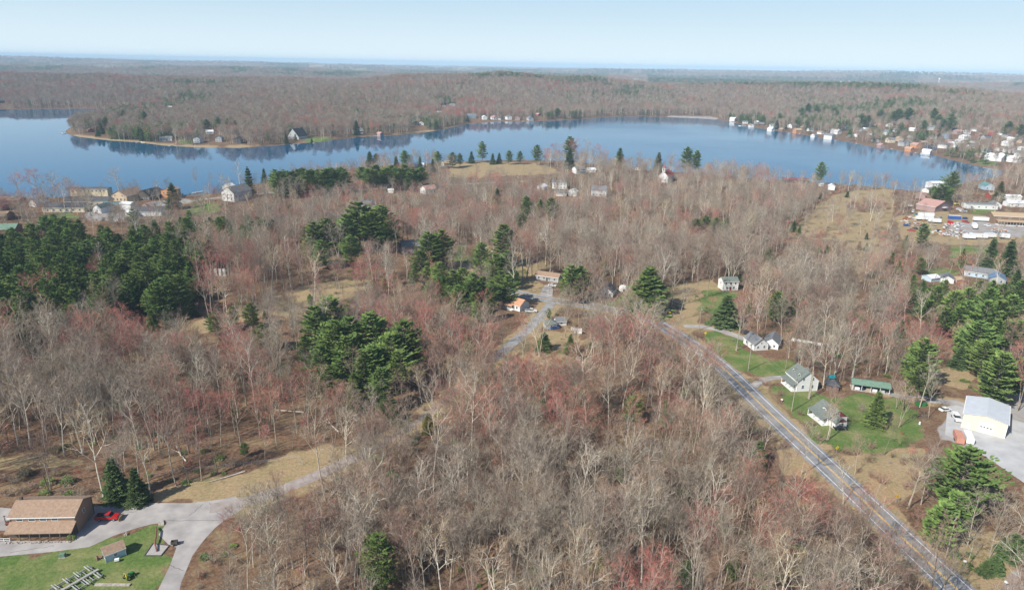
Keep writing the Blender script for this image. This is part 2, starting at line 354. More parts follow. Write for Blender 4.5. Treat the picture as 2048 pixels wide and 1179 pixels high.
# ------------------------------------------------------------------ trees
BARK = [mat('pale_bark', (.46,.41,.33), .85, scale=2, col2=(.72,.66,.55), objvar=.22), mat('grey_bark', (.25,.21,.165), .85, scale=2, col2=(.43,.375,.30), objvar=.25), mat('dark_bark', (.15,.12,.095), .9, scale=2, col2=(.28,.235,.19), objvar=.2)]
TWIG = {'grey': mat('grey_twigs', (.30,.245,.185), .9, .2, .5, objvar=.25), 'red': mat('red_budding_twigs', (.42,.155,.115), .9, .2, .5, objvar=.22), 'tan': mat('tan_twigs', (.40,.285,.165), .9, .2, .5, objvar=.2), 'brown': mat('brown_twigs', (.31,.20,.145), .9, .2, .5, objvar=.25)}
NEEDLE = [mat('pine_needles', (.075,.128,.035), .75, scale=.9, col2=(.215,.30,.08), objvar=.2, spec=.2), mat('spruce_needles', (.055,.10,.038), .75, scale=.9, col2=(.15,.215,.07), objvar=.18, spec=.2),
          mat('olive_needles', (.11,.12,.03), .75, scale=.9, col2=(.21,.21,.06), objvar=.15, spec=.2), mat('bright_needles', (.085,.145,.038), .75, scale=.9, col2=(.23,.31,.085), objvar=.15, spec=.2)]
def rot_about(d, ang, az):
    a = d.orthogonal().normalized(); a.rotate(Matrix.Rotation(az, 3, d)); q = d.copy(); q.rotate(Matrix.Rotation(ang, 3, a)); return q.normalized()
def bare_tree(seed, H=16.0, style='vase', twigs=7, lod=0):
    """wood and twig meshes of one leafless tree"""
    rg = random.Random(seed); W = MB(); S = MB(); U = rg.uniform
    def sliver(p, d, L, wd):
        s = d.cross(Vector((U(-1, 1), U(-1, 1), U(-1, 1)))).normalized() * wd; e = p + d * L
        S.add([tuple(p - s), tuple(p + s), tuple(e)], [(0, 1, 2)])
    def limb(p, d, L, r, lev):
        n = (5, 4, 3, 2, 2)[lev]; pts = [p.copy()]; rr = [r]; q = p.copy(); dd = d.copy()
        for i in range(n):
            wob = (.07, .16, .22, .28, .3)[lev]
            dd = (dd + Vector((U(-wob, wob), U(-wob, wob), U(-wob, wob) + (.10 if lev else .02)))).normalized()
            q = q + dd * L / n; pts.append(q.copy()); rr.append(r * (1 - .80 * (i + 1) / n))
        if lev <= 3 - lod: (W if lev <= 2 else S).tube(pts, [max(q, (.03, .03, .022, .012)[lev]) for q in rr], (6, 4, 3, 3)[lev])
        nk = (rg.randint(7, 9), rg.randint(5, 6), 4, 3)[lev] if lev < 4 else 0
        if lod and lev: nk = (0, 4, 2, 2)[lev]
        start = .42 if lev == 0 else .28
        if style == 'tall' and lev == 0: start = .5
        if lev < 3:
            for k in range(nk):
                t = start + (1 - start) * (k + U(.1, .9)) / nk; f = t * n; i = min(int(f), n - 1)
                base = pts[i].lerp(pts[i + 1], f - i); bd = (pts[i + 1] - pts[i]).normalized()
                ang = R(U(26, 48)) if lev == 0 else R(U(28, 58))
                if style == 'vase' and lev == 0: ang = R(U(20, 40)) + (1 - t) * .25
                nl = L * ((.46, .52, .5)[lev]) * U(.75, 1.15) * (1.15 - .55 * t)
                nr = max(rr[i] * (.66 if lev == 0 else .70), .014)
                limb(base, rot_about(bd, ang, (k * 2.4 + U(-.5, .5))), nl, nr, lev + 1)
        if lev >= 2:
            for k in range(twigs if lev == 3 else twigs // 2 + 1):
                t = U(.15, 1); f = t * n; i = min(int(f), n - 1); base = pts[i].lerp(pts[i + 1], f - i)
                tw = rot_about((pts[i + 1] - pts[i]).normalized(), R(U(12, 55)), U(0, 6.28)); tw = (tw + Vector((0, 0, .25))).normalized()
                sliver(base, tw, U(.6, 1.4) * (1 + .9 * lod), .0125 * (1 + 3.6 * lod))
    lean = Vector((U(-.07, .07), U(-.07, .07), 1)).normalized()
    if style == 'clump':
        for k in range(rg.randint(2, 3)):
            limb(Vector((U(-.3, .3), U(-.3, .3), -.3)), rot_about(Vector((0, 0, 1)), R(U(5, 16)), k * 2.1 + U(-.4, .4)), H * U(.82, 1), H * .0085, 0)
    else: limb(Vector((0, 0, -.3)), lean, H, H * .0115, 0)
    return W, S
def brush(seed, H=2.2, n=26, wd=.02):
    rg = random.Random(seed); S = MB(); U = rg.uniform
    for i in range(n):
        a = U(0, 6.28); d = Vector((math.cos(a) * U(.1, .8), math.sin(a) * U(.1, .8), 1)).normalized(); p = Vector((U(-.5, .5), U(-.5, .5), -.1))
        q = p + d * H * U(.5, 1); S.tube([p, p.lerp(q, .5) + Vector((U(-.1, .1), U(-.1, .1), 0)), q], [.022, .014, .004], 3)
        for k in range(9):
            b = p.lerp(q, U(.3, 1)); t = rot_about(d, R(U(15, 60)), U(0, 6.28)); s = t.orthogonal().normalized() * wd
            S.add([tuple(b - s), tuple(b + s), tuple(b + t * U(.4, 1) * H * .35)], [(0, 1, 2)])
    return S
def conifer(seed, H=17.0, kind='pine', lod=0):
    """trunk mesh and needle crown mesh"""
    rg = random.Random(seed); W = MB(); S = MB(); U = rg.uniform
    lean = Vector((U(-.03, .03), U(-.03, .03), 1)).normalized()
    pts = [lean * H * t + Vector((U(-.12, .12), U(-.12, .12), 0)) * t for t in (0, .25, .5, .75, .97)]; pts[0].z = -.3
    W.tube(pts, [H * .014, H * .011, H * .008, H * .005, .02], 6)
    nw = {'pine': 17, 'spruce': 24, 'stand': 14}[kind]; z0 = {'pine': .20, 'spruce': .06, 'stand': .38}[kind]
    if lod: nw = int(nw * .55)
    blob = [U(.62, 1.15) for _ in range(8)]
    for i in range(nw):
        t = z0 + (1 - z0) * ((i + U(-.3, .3)) / nw); t = min(max(t, z0), .985); s = (t - z0) / (1 - z0)
        if kind == 'spruce': Rm = H * .27 * (1 - s) ** .85 + .25
        elif kind == 'pine': Rm = H * .32 * (math.sin(math.pi * min(1, .22 + .80 * s)) ** .75 if s > .35 else .72 + .6 * s) * (1 - s * .25) + .3
        else: Rm = H * .27 * (1 - s ** 2.2) ** .7 + .35
        nb = (rg.randint(4, 6) if kind != 'spruce' else rg.randint(6, 8)) - (1 if lod else 0); a0 = U(0, 6.28)
        for b in range(nb):
            a = a0 + 6.283 * b / nb + U(-.35, .35)
            L = Rm * U(.68, 1.12) * (blob[int(a / 6.2832 * 8) % 8] if kind != 'spruce' else U(.9, 1.08))
            up = {'pine': .10 + .55 * s, 'spruce': -.30 + .5 * s, 'stand': .18 + .5 * s}[kind] + U(-.1, .1)
            d = Vector((math.cos(a), math.sin(a), up)).normalized(); o = lean * H * t
            curve = .22 if kind == 'pine' else .12
            if not lod: W.tube([o, o + d * L * .5, o + d * L * .95 + Vector((0, 0, curve * L * .5))], [.05 + .004 * H * (1 - s), .035, .012], 3)
            nn = int((24 if kind == 'pine' else 21) * (L / 3 + .45)); nn = max(6, nn) if not lod else max(5, nn // 3)
            for k in range(nn):
                f = U(.22, 1.0) ** .8; wid = L * .24 * (1.15 - abs(f - .65))
                side = Vector((-d.y, d.x, 0)).normalized()
                c = o + d * (L * f) + side * U(-wid, wid) + Vector((0, 0, curve * L * f * f * .5 + U(-.10, .16)))
                sz = U(.34, .66) * (2.1 if lod else 1) * (1 + (H - 15) * .01)
                # a spray: a thin upswept tuft of needles, two crossed leaf-size faces
                o1 = (d + side * U(-.9, .9) + Vector((0, 0, U(-.05, .55)))).normalized(); s1 = o1.cross(Vector((U(-.5, .5), U(-.5, .5), 1))).normalized()
                p1 = c - o1 * sz * .55; p2 = c + o1 * sz * .75; sw = s1 * sz * .38
                S.add([tuple(p1), tuple(c + sw), tuple(p2), tuple(c - sw)], [(0, 1, 2, 3)])
                if not lod:
                    s2 = o1.cross(s1) * sz * .30
                    S.add([tuple(p1), tuple(c + s2), tuple(p2), tuple(c - s2)], [(0, 1, 2, 3)])
    if kind != 'spruce' and not lod:      # a few dead snags under the crown
        for k in range(7):
            a = U(0, 6.28); o = lean * H * U(.12, z0 + .1); d = Vector((math.cos(a), math.sin(a), U(-.1, .3))); W.tube([o, o + d * U(.8, 2)], [.04, .01], 3)
    return W, S
def both(W, S): 
    M = MB(); M.add(W.v, W.f, 0); M.add(S.v, S.f, 1); return M
# --- bare tree kinds: (wood mesh, crown mesh, bark, colour, height)
BARE = []
shapes = [(3, 16, 'vase'), (11, 18, 'tall'), (23, 15, 'vase'), (37, 17, 'clump'), (51, 19, 'tall'), (64, 14, 'vase'), (77, 16, 'clump'), (88, 17, 'vase'), (99, 18, 'tall'), (120, 15, 'vase')]
for si, (sd, Ht, st) in enumerate(shapes):
    W, S = bare_tree(sd, Ht, st, twigs=7)
    for colr, bk in (('grey', 0), ('grey', 1), ('red', 1), ('brown', 2)) if si % 2 else (('grey', 1), ('red', 1), ('tan', 0), ('brown', 1)):
        wm = W.mesh('bare_trunk', BARK[bk]); cm = S.mesh('bare_crown', TWIG[colr]); full = both(W, S).mesh('bare_tree', [BARK[bk], TWIG[colr]])
        BARE.append(dict(w=wm, c=cm, full=full, col=colr, bark=bk, H=Ht, style=st))
CON = []
for sd, Ht, kd, nm in ((5, 17, 'pine', 0), (9, 17, 'pine', 0), (14, 17, 'pine', 3), (21, 15, 'spruce', 1), (27, 15, 'spruce', 2), (33, 17, 'stand', 0), (39, 17, 'stand', 3), (44, 17, 'stand', 0), (48, 15, 'spruce', 0)):
    W, S = conifer(sd, Ht, kd); CON.append(dict(w=W.mesh('pine_trunk', BARK[2]), c=S.mesh('pine_crown', NEEDLE[nm]), full=both(W, S).mesh('conifer', [BARK[2], NEEDLE[nm]]), kind=kd, H=Ht, nm=nm))
# --- cheap ones for beyond the lake
FARBARE = []
for sd, Ht, st in ((70, 15, 'vase'), (81, 16, 'tall'), (92, 14, 'vase')):
    W, S = bare_tree(sd, Ht, st, twigs=5, lod=1)
    for colr, bk in (('grey', 1), ('brown', 1), ('red', 1), ('grey', 0)): FARBARE.append(dict(full=both(W, S).mesh('far_tree', [BARK[bk], TWIG[colr]]), col=colr))
FARCON = []
for sd, kd, nm in ((71, 'pine', 0), (83, 'stand', 0), (95, 'spruce', 1)):
    W, S = conifer(sd, 16, kd, lod=1); FARCON.append(both(W, S).mesh('far_conifer', [BARK[2], NEEDLE[nm]]))
BRUSH = [brush(s, h).mesh('brush', TWIG[c]) for s, h, c in ((1, 2.4, 'brown'), (2, 1.9, 'grey'), (3, 2.8, 'grey'), (4, 1.6, 'red'), (5, 2.0, 'tan'))]
def low_green(seed):
    rg = random.Random(seed); S = MB(); U = rg.uniform
    for i in range(260):
        a = U(0, 6.28); r = U(0, 1) ** .5 * 1.3; z = U(.2, 1.9) * (1 - r * r * .4)
        o = Vector((math.cos(a) * r, math.sin(a) * r, z)); d = Vector((math.cos(a), math.sin(a), U(-.2, .8))).normalized(); s = d.cross(Vector((U(-1, 1), U(-1, 1), 1))).normalized() * .12
        S.add([tuple(o), tuple(o + d * .2 + s), tuple(o + d * .42), tuple(o + d * .2 - s)], [(0, 1, 2, 3)])
    return S
GREEN = [low_green(s).mesh('low_green', NEEDLE[k]) for s, k in ((6, 1), (7, 3), (8, 0))]
def scatter(name, label, cat, protos, P):
    """ONE stuff object: P rows are x, y, z, rot, scale, height scale, prototype index"""
    P = np.asarray(P, np.float64)
    me = bpy.data.meshes.new(name); me.vertices.add(len(P)); me.vertices.foreach_set('co', P[:, :3].astype(np.float32).ravel())
    a = me.attributes.new('rot', 'FLOAT_VECTOR', 'POINT'); rv = np.zeros((len(P), 3), np.float32); rv[:, 2] = P[:, 3]; a.data.foreach_set('vector', rv.ravel())
    a = me.attributes.new('scl', 'FLOAT_VECTOR', 'POINT'); a.data.foreach_set('vector', np.stack([P[:, 4], P[:, 4], P[:, 5]], -1).astype(np.float32).ravel())
    a = me.attributes.new('idx', 'INT', 'POINT'); a.data.foreach_set('value', P[:, 6].astype(np.int32))
    me.update()
    c = bpy.data.collections.new(name + '_sources')
    for p in protos: c.objects.link(bpy.data.objects.new(name + '_source', p))
    ng = bpy.data.node_groups.new(name, 'GeometryNodeTree')
    ng.interface.new_socket('Geometry', in_out='INPUT', socket_type='NodeSocketGeometry'); ng.interface.new_socket('Geometry', in_out='OUTPUT', socket_type='NodeSocketGeometry')
    N = ng.nodes; L = ng.links; gi = N.new('NodeGroupInput'); go = N.new('NodeGroupOutput'); ip = N.new('GeometryNodeInstanceOnPoints')
    ci = N.new('GeometryNodeCollectionInfo'); ci.inputs[0].default_value = c; ci.inputs['Separate Children'].default_value = True; ci.inputs['Reset Children'].default_value = True
    def na(nm, ty):
        q = N.new('GeometryNodeInputNamedAttribute'); q.data_type = ty; q.inputs[0].default_value = nm; return q.outputs[0]
    L.new(gi.outputs[0], ip.inputs['Points']); L.new(ci.outputs[0], ip.inputs['Instance']); ip.inputs['Pick Instance'].default_value = True
    L.new(na('idx', 'INT'), ip.inputs['Instance Index']); L.new(na('scl', 'FLOAT_VECTOR'), ip.inputs['Scale'])
    er = N.new('FunctionNodeEulerToRotation'); L.new(na('rot', 'FLOAT_VECTOR'), er.inputs[0]); L.new(er.outputs[0], ip.inputs['Rotation'])
    L.new(ip.outputs[0], go.inputs[0])
    o = link(name, me); tag(o, label, cat, kind='stuff'); md = o.modifiers.new('scatter', 'NODES'); md.node_group = ng
    return o
# ------------------------------------------------------------------ what must stay in view, in photograph pixels
KEEP = [(P, .80) for P in LAWN[1:11]] + [(P, .96) for P in LAWN[:1]] + [(DRY[0], .95), (DRY[1], .9), (DRY[3], .8), (DRY[4], .95), (DRY[5], .86), (DRY[6], 1), (DRY[9], .8), (DRY[11], .8), (DRY[8], .8), (DRY[10], .5)]
KEEP += [(GRAVEL[0], .97), (DRY[-3], .93)] + [(GRAVEL[2], 1), (GRAVEL[5], .8), (DRIVE_BL, 1), (DRIVE_BL2, 1)]
KEEP += [([(1418,706),(1372,672),(1400,655),(1440,690),(1500,745),(1560,800),(1690,930),(1760,1000),(1840,1080),(1828,1102),(1735,1030),(1632,936),(1522,826),(1462,762)], .97),
         ([(1735,1020),(1835,1095),(1990,1210),(1870,1190)], .8), ([(1375,640),(1440,640),(1490,665),(1440,660),(1380,668)], .9),
         ([(1060,660),(1085,628),(1105,605),(1112,612),(1080,650),(1010,712),(985,712)], .95), ([(600,378),(720,374),(840,370),(840,376),(700,382),(600,386)], .6),
         ([(600,955),(680,925),(690,935),(650,965),(490,1010),(490,995)], .7),
         ([(140,905),(110,905),(60,900),(0,905),(0,935),(140,930)], .5)]
# lake seen over the near shore
LAKEVIEW = [(0,385),(60,383),(150,370),(400,385),(470,360),(545,350),(700,326),(770,300),(860,303),(925,318),(1060,318),(1100,298),(1180,300),(1260,318),(1400,325),(1500,322),(1560,340),(1620,350),(1750,352),(1850,368),(1900,352),(1980,345),(1900,322),(1700,287),(1480,249),(1200,236),(800,275),(500,296),(300,290),(130,270),(130,220),(0,220)]
KEEP.append((LAKEVIEW, .97))
BOXES = []     # buildings' outlines in photograph pixels, filled while they are built
# ------------------------------------------------------------------ roads
ASPH = mat('grey_asphalt', (.19,.19,.19), .9, scale=.25, col2=(.29,.285,.28), bump=.1)
OLDA = mat('worn_pavement', (.27,.25,.235), .92, scale=.22, col2=(.42,.39,.36), bump=.15)
WHITE = mat('white_paint', (.72,.72,.70), .6, .06); YEL = mat('yellow_line_paint', (.80,.46,.05), .7, .1)
def strip(name, P, half, m, z, d0=0.0, parent=None):
    P = smooth(P, 1); A = offset(P, -half + d0); B = offset(P, half + d0); V = []; F = []
    for i, (a, b) in enumerate(zip(A, B)):
        za = z + max(0, hz(*P[i])); V += [(*a, za), (*b, za)]
        if i: F.append((2*i-2, 2*i-1, 2*i+1, 2*i))
    mb = MB(); mb.add(V, F); o = part(name, mb, m, parent); 
    if parent is None: o['kind'] = 'structure'
    return o
hw = strip('road', HWY, 4.15, ASPH, .05)
for d in (-2.35, -.95, .95, 2.35): strip('wheel_track', HWY, .24, mat('worn_track', (.178,.178,.178), .9, scale=.25, col2=(.275,.27,.265)), .056, d, hw)
for d in (-3.2, 3.2): strip('edge_line', HWY, .11, WHITE, .062, d, hw)
for d in (-.16, .16): strip('centre_line', HWY, .085, YEL, .062, d, hw)
SRM = mat('side_road_asphalt', (.22,.215,.21), .9, scale=.3, col2=(.33,.315,.30)); LEAFY = mat('leaf_strewn_road', (.22,.175,.14), .95, scale=.5, col2=(.34,.29,.24))
strip('side_road', smooth(Gn([(1103,606),(1085,628),(1060,655),(1035,677),(1010,699),(990,717)]), 2), 2.5, SRM, .03)
strip('forest_lane', smooth(Gn([(992,715),(930,765),(860,825),(780,880),(715,912)]), 2), 1.6, LEAFY, .026)
strip('side_road', smooth(Gn([(720,909),(700,920),(640,947),(570,977),(490,1004),(420,1016)]), 2), 2.2, mat('pinkish_pavement', (.25,.21,.185), .95, scale=.4, col2=(.37,.32,.29)), .034)
strip('road_shoulder', HWY, 4.6, mat('shoulder_gravel', (.22,.19,.16), .95, scale=1.5, col2=(.36,.32,.27)), .034)
for nm, P, wd in (('lake_road', FARROAD, 2.2), ('drive', DRIVE_A, 2.1), ('drive', DRIVE_B, 1.6), ('gravel_track', DRIVE_C, 2.0)): strip(nm, P, wd, OLDA, .035)
from mathutils.geometry import tessellate_polygon
for i, P in enumerate(SHEETS):
    W2 = Gn(P); V = [(x, y, .018 + i * .002) for x, y in W2]; tr = tessellate_polygon([[Vector(v) for v in V]])
    mb = MB(); mb.add(V, [tuple(t) for t in tr]); o = part('pavement', mb, OLDA if i < 3 else mat('pale_gravel', (.37,.37,.37), .95, scale=.25, col2=(.47,.47,.465)), None); o['kind'] = 'structure'
# dark tar repairs snaking over the drive
rg = random.Random(4); TAR = mat('tar', (.09,.085,.08), .8)
for k, (a, b) in enumerate((((380,1030),(405,1008)),((330,1040),(450,1040)),((240,1025),(275,1022)),((20,1105),(110,1090)),((340,1128),(365,1140)),((420,1005),(445,1035)))):
    A = G(*a); B = G(*b); P = [(A[0] + (B[0]-A[0]) * t + rg.uniform(-.25, .25), A[1] + (B[1]-A[1]) * t + rg.uniform(-.25, .25)) for t in np.linspace(0, 1, 12)]
    strip('tar_seam', P, .055, TAR, .032)
# ------------------------------------------------------------------ buildings
GLASS = mat('window_glass', (.03,.04,.05), .12, .1, spec=.6); FRAME = mat('white_trim', (.74,.74,.72), .6, .05); DARKT = mat('dark_trim', (.09,.08,.075), .7)
def sid(name, col, var=.07): return mat(name, col, .75, var, .5, stretch=(.4, .4, 6))
def roofm(name, col, var=.16): return mat(name, col, .88, var, 1.6, bump=.2)
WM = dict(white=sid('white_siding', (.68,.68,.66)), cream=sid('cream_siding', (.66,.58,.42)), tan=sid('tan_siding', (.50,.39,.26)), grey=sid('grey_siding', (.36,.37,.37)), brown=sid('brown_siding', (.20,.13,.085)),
          red=sid('red_siding', (.30,.06,.05)), orange=sid('orange_siding', (.50,.24,.11)), blue=sid('blue_siding', (.22,.33,.42)), navy=sid('navy_siding', (.05,.07,.12)), yellow=sid('yellow_siding', (.60,.53,.36)),
          brick=mat('brown_brick', (.26,.16,.115), .9, scale=5, col2=(.36,.24,.17), bump=.3), pink=sid('pinkish_siding', (.33,.23,.215)), dark=sid('dark_siding', (.09,.08,.07)), lightblue=sid('light_blue_siding', (.42,.53,.6)), metal=sid('tan_metal_siding', (.66,.585,.46)), wood=sid('weathered_boards', (.16,.115,.09)))
RM = dict(grey=roofm('grey_shingles', (.17,.175,.18)), dark=roofm('charcoal_shingles', (.085,.085,.09)), brown=roofm('brown_shingles', (.30,.205,.14)), green=roofm('green_roof', (.14,.225,.165)), greygreen=roofm('grey_green_shingles', (.15,.17,.15)),
          red=roofm('red_roof', (.34,.09,.075)), salmon=roofm('faded_red_metal_roof', (.42,.245,.205)), white=roofm('white_roof', (.66,.67,.67), .06), silver=mat('silver_metal_roof', (.50,.53,.56), .45, .05, .6), orange=roofm('orange_shingles', (.46,.25,.15)), tan=roofm('tan_shingles', (.40,.29,.18)), teal=roofm('teal_roof', (.10,.22,.22)), black=roofm('black_roof', (.04,.04,.045)), maroon=roofm('maroon_roof', (.2,.06,.08)), blue=roofm('blue_roof', (.12,.2,.3)))
_wc = {}
def winmesh(w_, h_, k):
    key = (round(w_, 2), round(h_, 2), k)
    if key not in _wc:
        f = MB(); t = .09
        for bx in ((-w_/2 - t, -w_/2, -t, h_ + t), (w_/2, w_/2 + t, -t, h_ + t), (-w_/2, w_/2, -t, 0), (-w_/2, w_/2, h_, h_ + t), (-w_/2, w_/2, h_/2 - .03, h_/2 + .03)): f.box(bx[0], bx[1], -.07, .02, bx[2], bx[3])
        p = MB(); p.box(-w_/2, w_/2, -.03, .01, 0, h_)
        _wc[key] = (f.mesh('window', FRAME if k == 'w' else DARKT), p.mesh('pane', GLASS))
    return _wc[key]
def reg_box(x, y, z, L, W, H, yaw, prob=.93, mx=0):
    c, s = math.cos(yaw), math.sin(yaw); P = []
    for a in (-L/2, L/2):
        for b in (-W/2, W/2):
            for q in (0.3, H): P.append((x + a*c - b*s, y + a*s + b*c, z + q))
    P = np.array(P); u, v = PX(P[:, 0], P[:, 1], P[:, 2]); BOXES.append((u.min() - mx, v.min() - mx, u.max() + mx, v.max(), prob if y < 450 or prob >= 1 else prob * (.68 if y < 900 else .86), y))
def house(label, px, L, W, H, rise, yaw, wall, roof, name='house', cat='house', wins=(), door=None, chim=None, over=.4, zc=None, group=None, keep=.93, hip=False, trimk='w', loc=None, porch=None, mat_w=None):
    """px: photograph pixel of the middle of the footprint; ridge runs along the local x axis; front is local -y"""
    x, y, z = loc or T(*px); z = max(z, 0) if zc is None else zc; yaw = R(yaw)
    t = thing(name, label, cat, (x, y, z), yaw, group)
    wm = mat_w or WM[wall]; rm = RM[roof]
    b = MB()
    if hip: b.box(-L/2, L/2, -W/2, W/2, -1.2, H)
    else: b.prism([(-W/2, -1.2), (W/2, -1.2), (W/2, H), (0, H + rise), (-W/2, H)], -L/2, L/2)
    part('wall', b, wm, t)
    rb = MB(); k = rise / (W/2); e = over; th = .16
    if hip:
        h0 = min(W/2, L/2) * .95; r_ = max(L/2 - h0, .05); A = L/2 + e; B = W/2 + e; z0 = H - .02
        rb.add([(-A,-B,z0),(A,-B,z0),(A,B,z0),(-A,B,z0),(-A,-B,z0+th),(A,-B,z0+th),(A,B,z0+th),(-A,B,z0+th),(-r_,0,H+rise+th),(r_,0,H+rise+th)], [(3,2,1,0),(0,1,5,4),(1,2,6,5),(2,3,7,6),(3,0,4,7),(4,5,9,8),(5,6,9),(6,7,8,9),(7,4,8)])
    else:
        for s in (-1, 1): rb.prism([(0, H + rise + .02), (s * (W/2 + e), H - k * e + .02), (s * (W/2 + e), H - k * e + th), (0, H + rise + th + .03)][::s], -L/2 - e, L/2 + e)
    rf = part('roof', rb, rm, t)
    if chim is not None:
        cx_, cy_, cw, hh = chim; cb = MB(); cb.box(cx_ - cw/2, cx_ + cw/2, cy_ - cw/2, cy_ + cw/2, H, H + rise + hh).box(cx_ - cw/2 - .06, cx_ + cw/2 + .06, cy_ - cw/2 - .06, cy_ + cw/2 + .06, H + rise + hh, H + rise + hh + .1)
        part('chimney', cb, WM['brick'] if cw > .5 else DARKT, rf)
    if keep >= .95 and not hip:
        zf = H - k * e; fb = MB()
        for s in (-1, 1): fb.box(-L/2 - e, L/2 + e, s * (W/2 + e) - (.0 if s > 0 else .05), s * (W/2 + e) + (.05 if s > 0 else .0), zf - .12, zf + .14)
        part('eave_board', fb, FRAME, rf)
        cbm = MB().box(-.08, .08, -.08, .08, 0, H - .05).mesh('corner_trim', FRAME if wall != 'brick' else DARKT)
        if y < 450:
            for sx in (-1, 1):
                for sy in (-1, 1): link('corner_trim', cbm, t, (sx * L/2, sy * W/2, 0))
    for side, n, zz, w_, h_ in wins:
        S_ = {'f': (L, -W/2, 0), 'b': (L, W/2, math.pi), 'l': (W, -L/2, -math.pi/2), 'r': (W, L/2, math.pi/2)}[side]
        fm, pm = winmesh(w_, h_, trimk)
        for i in range(n):
            a = (-.5 + (i + .5) / n) * S_[0] * .92
            lc = {'f': (a, -W/2 - .01, zz), 'b': (a, W/2 + .01, zz), 'l': (-L/2 - .01, a, zz), 'r': (L/2 + .01, a, zz)}[side]
            wo = link('window', fm, t, lc, S_[2]); link('pane', pm, wo)
    if door:
        side, a, w_, h_, dm = door; d = MB(); d.box(-w_/2, w_/2, -.06, .02, 0, h_)
        lc = {'f': (a, -W/2 - .01, .1), 'b': (a, W/2 + .01, .1), 'l': (-L/2 - .01, a, .1), 'r': (L/2 + .01, a, .1)}[side]; rz = {'f': 0, 'b': math.pi, 'l': -math.pi/2, 'r': math.pi/2}[side]
        do = part('door', d, dm, t, lc, rz); part('handle', MB().box(-.04, .04, -.12, -.06, 1.0, 1.1), DARKT, do, (w_ * .35, 0, 0))
    if porch:   # (side, depth, height, from, to)
        sd, dp, ph, a0, a1 = porch; s = -1 if sd == 'f' else 1
        pr = MB(); pr.prism([(s * (W/2 - .02), ph + .7), (s * (W/2 + dp + .3), ph), (s * (W/2 + dp + .3), ph + .14), (s * (W/2 - .02), ph + .86)][::s], a0 - .2, a1 + .2)
        part('porch_roof', pr, rm, t); part('porch_floor', MB().box(a0, a1, min(s * (W/2 + .01), s * (W/2 + dp)), max(s * (W/2 + .01), s * (W/2 + dp)), -.5, .22), FRAME, t)
        np_ = max(2, int((a1 - a0) / 2.2) + 1); pm = MB().box(-.08, .08, -.08, .08, .22, ph + .05).mesh('porch_post', FRAME)
        for i in range(np_): link('porch_post', pm, t, (a0 + .15 + (a1 - a0 - .3) * i / (np_ - 1), s * (W/2 + dp - .15), 0))
    reg_box(x, y, z, L, W, H + rise, yaw, keep)
    return t
DW = sid('white_door', (.7,.7,.69)); DD = sid('dark_door', (.08,.06,.05))
# --- lower left: the brick house with the brown roof
h = house('two storey brown brick house with brown gable roof, next to the red pickup', None, 15.6, 8.0, 5.3, 1.9, 3.5, 'brick', 'brown', loc=(-117.4, 148.0, 0), wins=(('r', 1, 3.3, .8, 1.1), ('b', 3, 3.2, 1, 1.1)), over=.5, keep=1)
fm, pm = winmesh(1.5, .9, 'w')
for a in (-5.6, -2.6, .1, 2.9): wo = link('window', fm, h, (a, -4.01, 3.95)); link('pane', pm, wo)
pr = MB(); pr.prism([(-3.98, 3.55), (-6.9, 2.15), (-6.9, 2.3), (-3.98, 3.75)][::-1], -8.1, 8.1); part('porch_roof', pr, RM['brown'], h)
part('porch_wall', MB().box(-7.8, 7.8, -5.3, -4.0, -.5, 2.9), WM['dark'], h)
pm2 = MB().box(-.08, .08, -.08, .08, 0, 2.2).mesh('porch_post', WM['wood'])
for a in np.linspace(-4.6, 7.6, 6): link('porch_post', pm2, h, (a, -6.7, 0))
STONE = mat('pale_stone', (.36,.32,.27), .9, .3, 2)
rg = random.Random(5)
for i in range(22):
    s = rg.uniform(.28, .5); o = part('stone', MB().prism([(-s*.6, 0), (s*.5, -.02), (s*.6, s*.5), (s*.1, s*.7), (-s*.5, s*.5)], -s*.7, s*.7), STONE, h, (-7.6 + i * .73, -7.5 + rg.uniform(-.2, .2), -.03), rg.uniform(0, 3))
part('chimney', MB().box(-7.35, -6.75, -.1, .5, 5.5, 8.1), DARKT, h)
# low rail by its left end
rl = thing('wooden_railing', 'low white wooden railing at the left end of the brick house porch', 'railing', (-129.5, 140.4, 0), R(4))
for a in np.linspace(0, 5.5, 5): part('post', MB().box(a - .06, a + .06, -.06, .06, 0, 1.0), FRAME, rl)
for q in (.4, .92): part('rail', MB().box(-.1, 5.6, -.04, .04, q, q + .09), FRAME, rl)
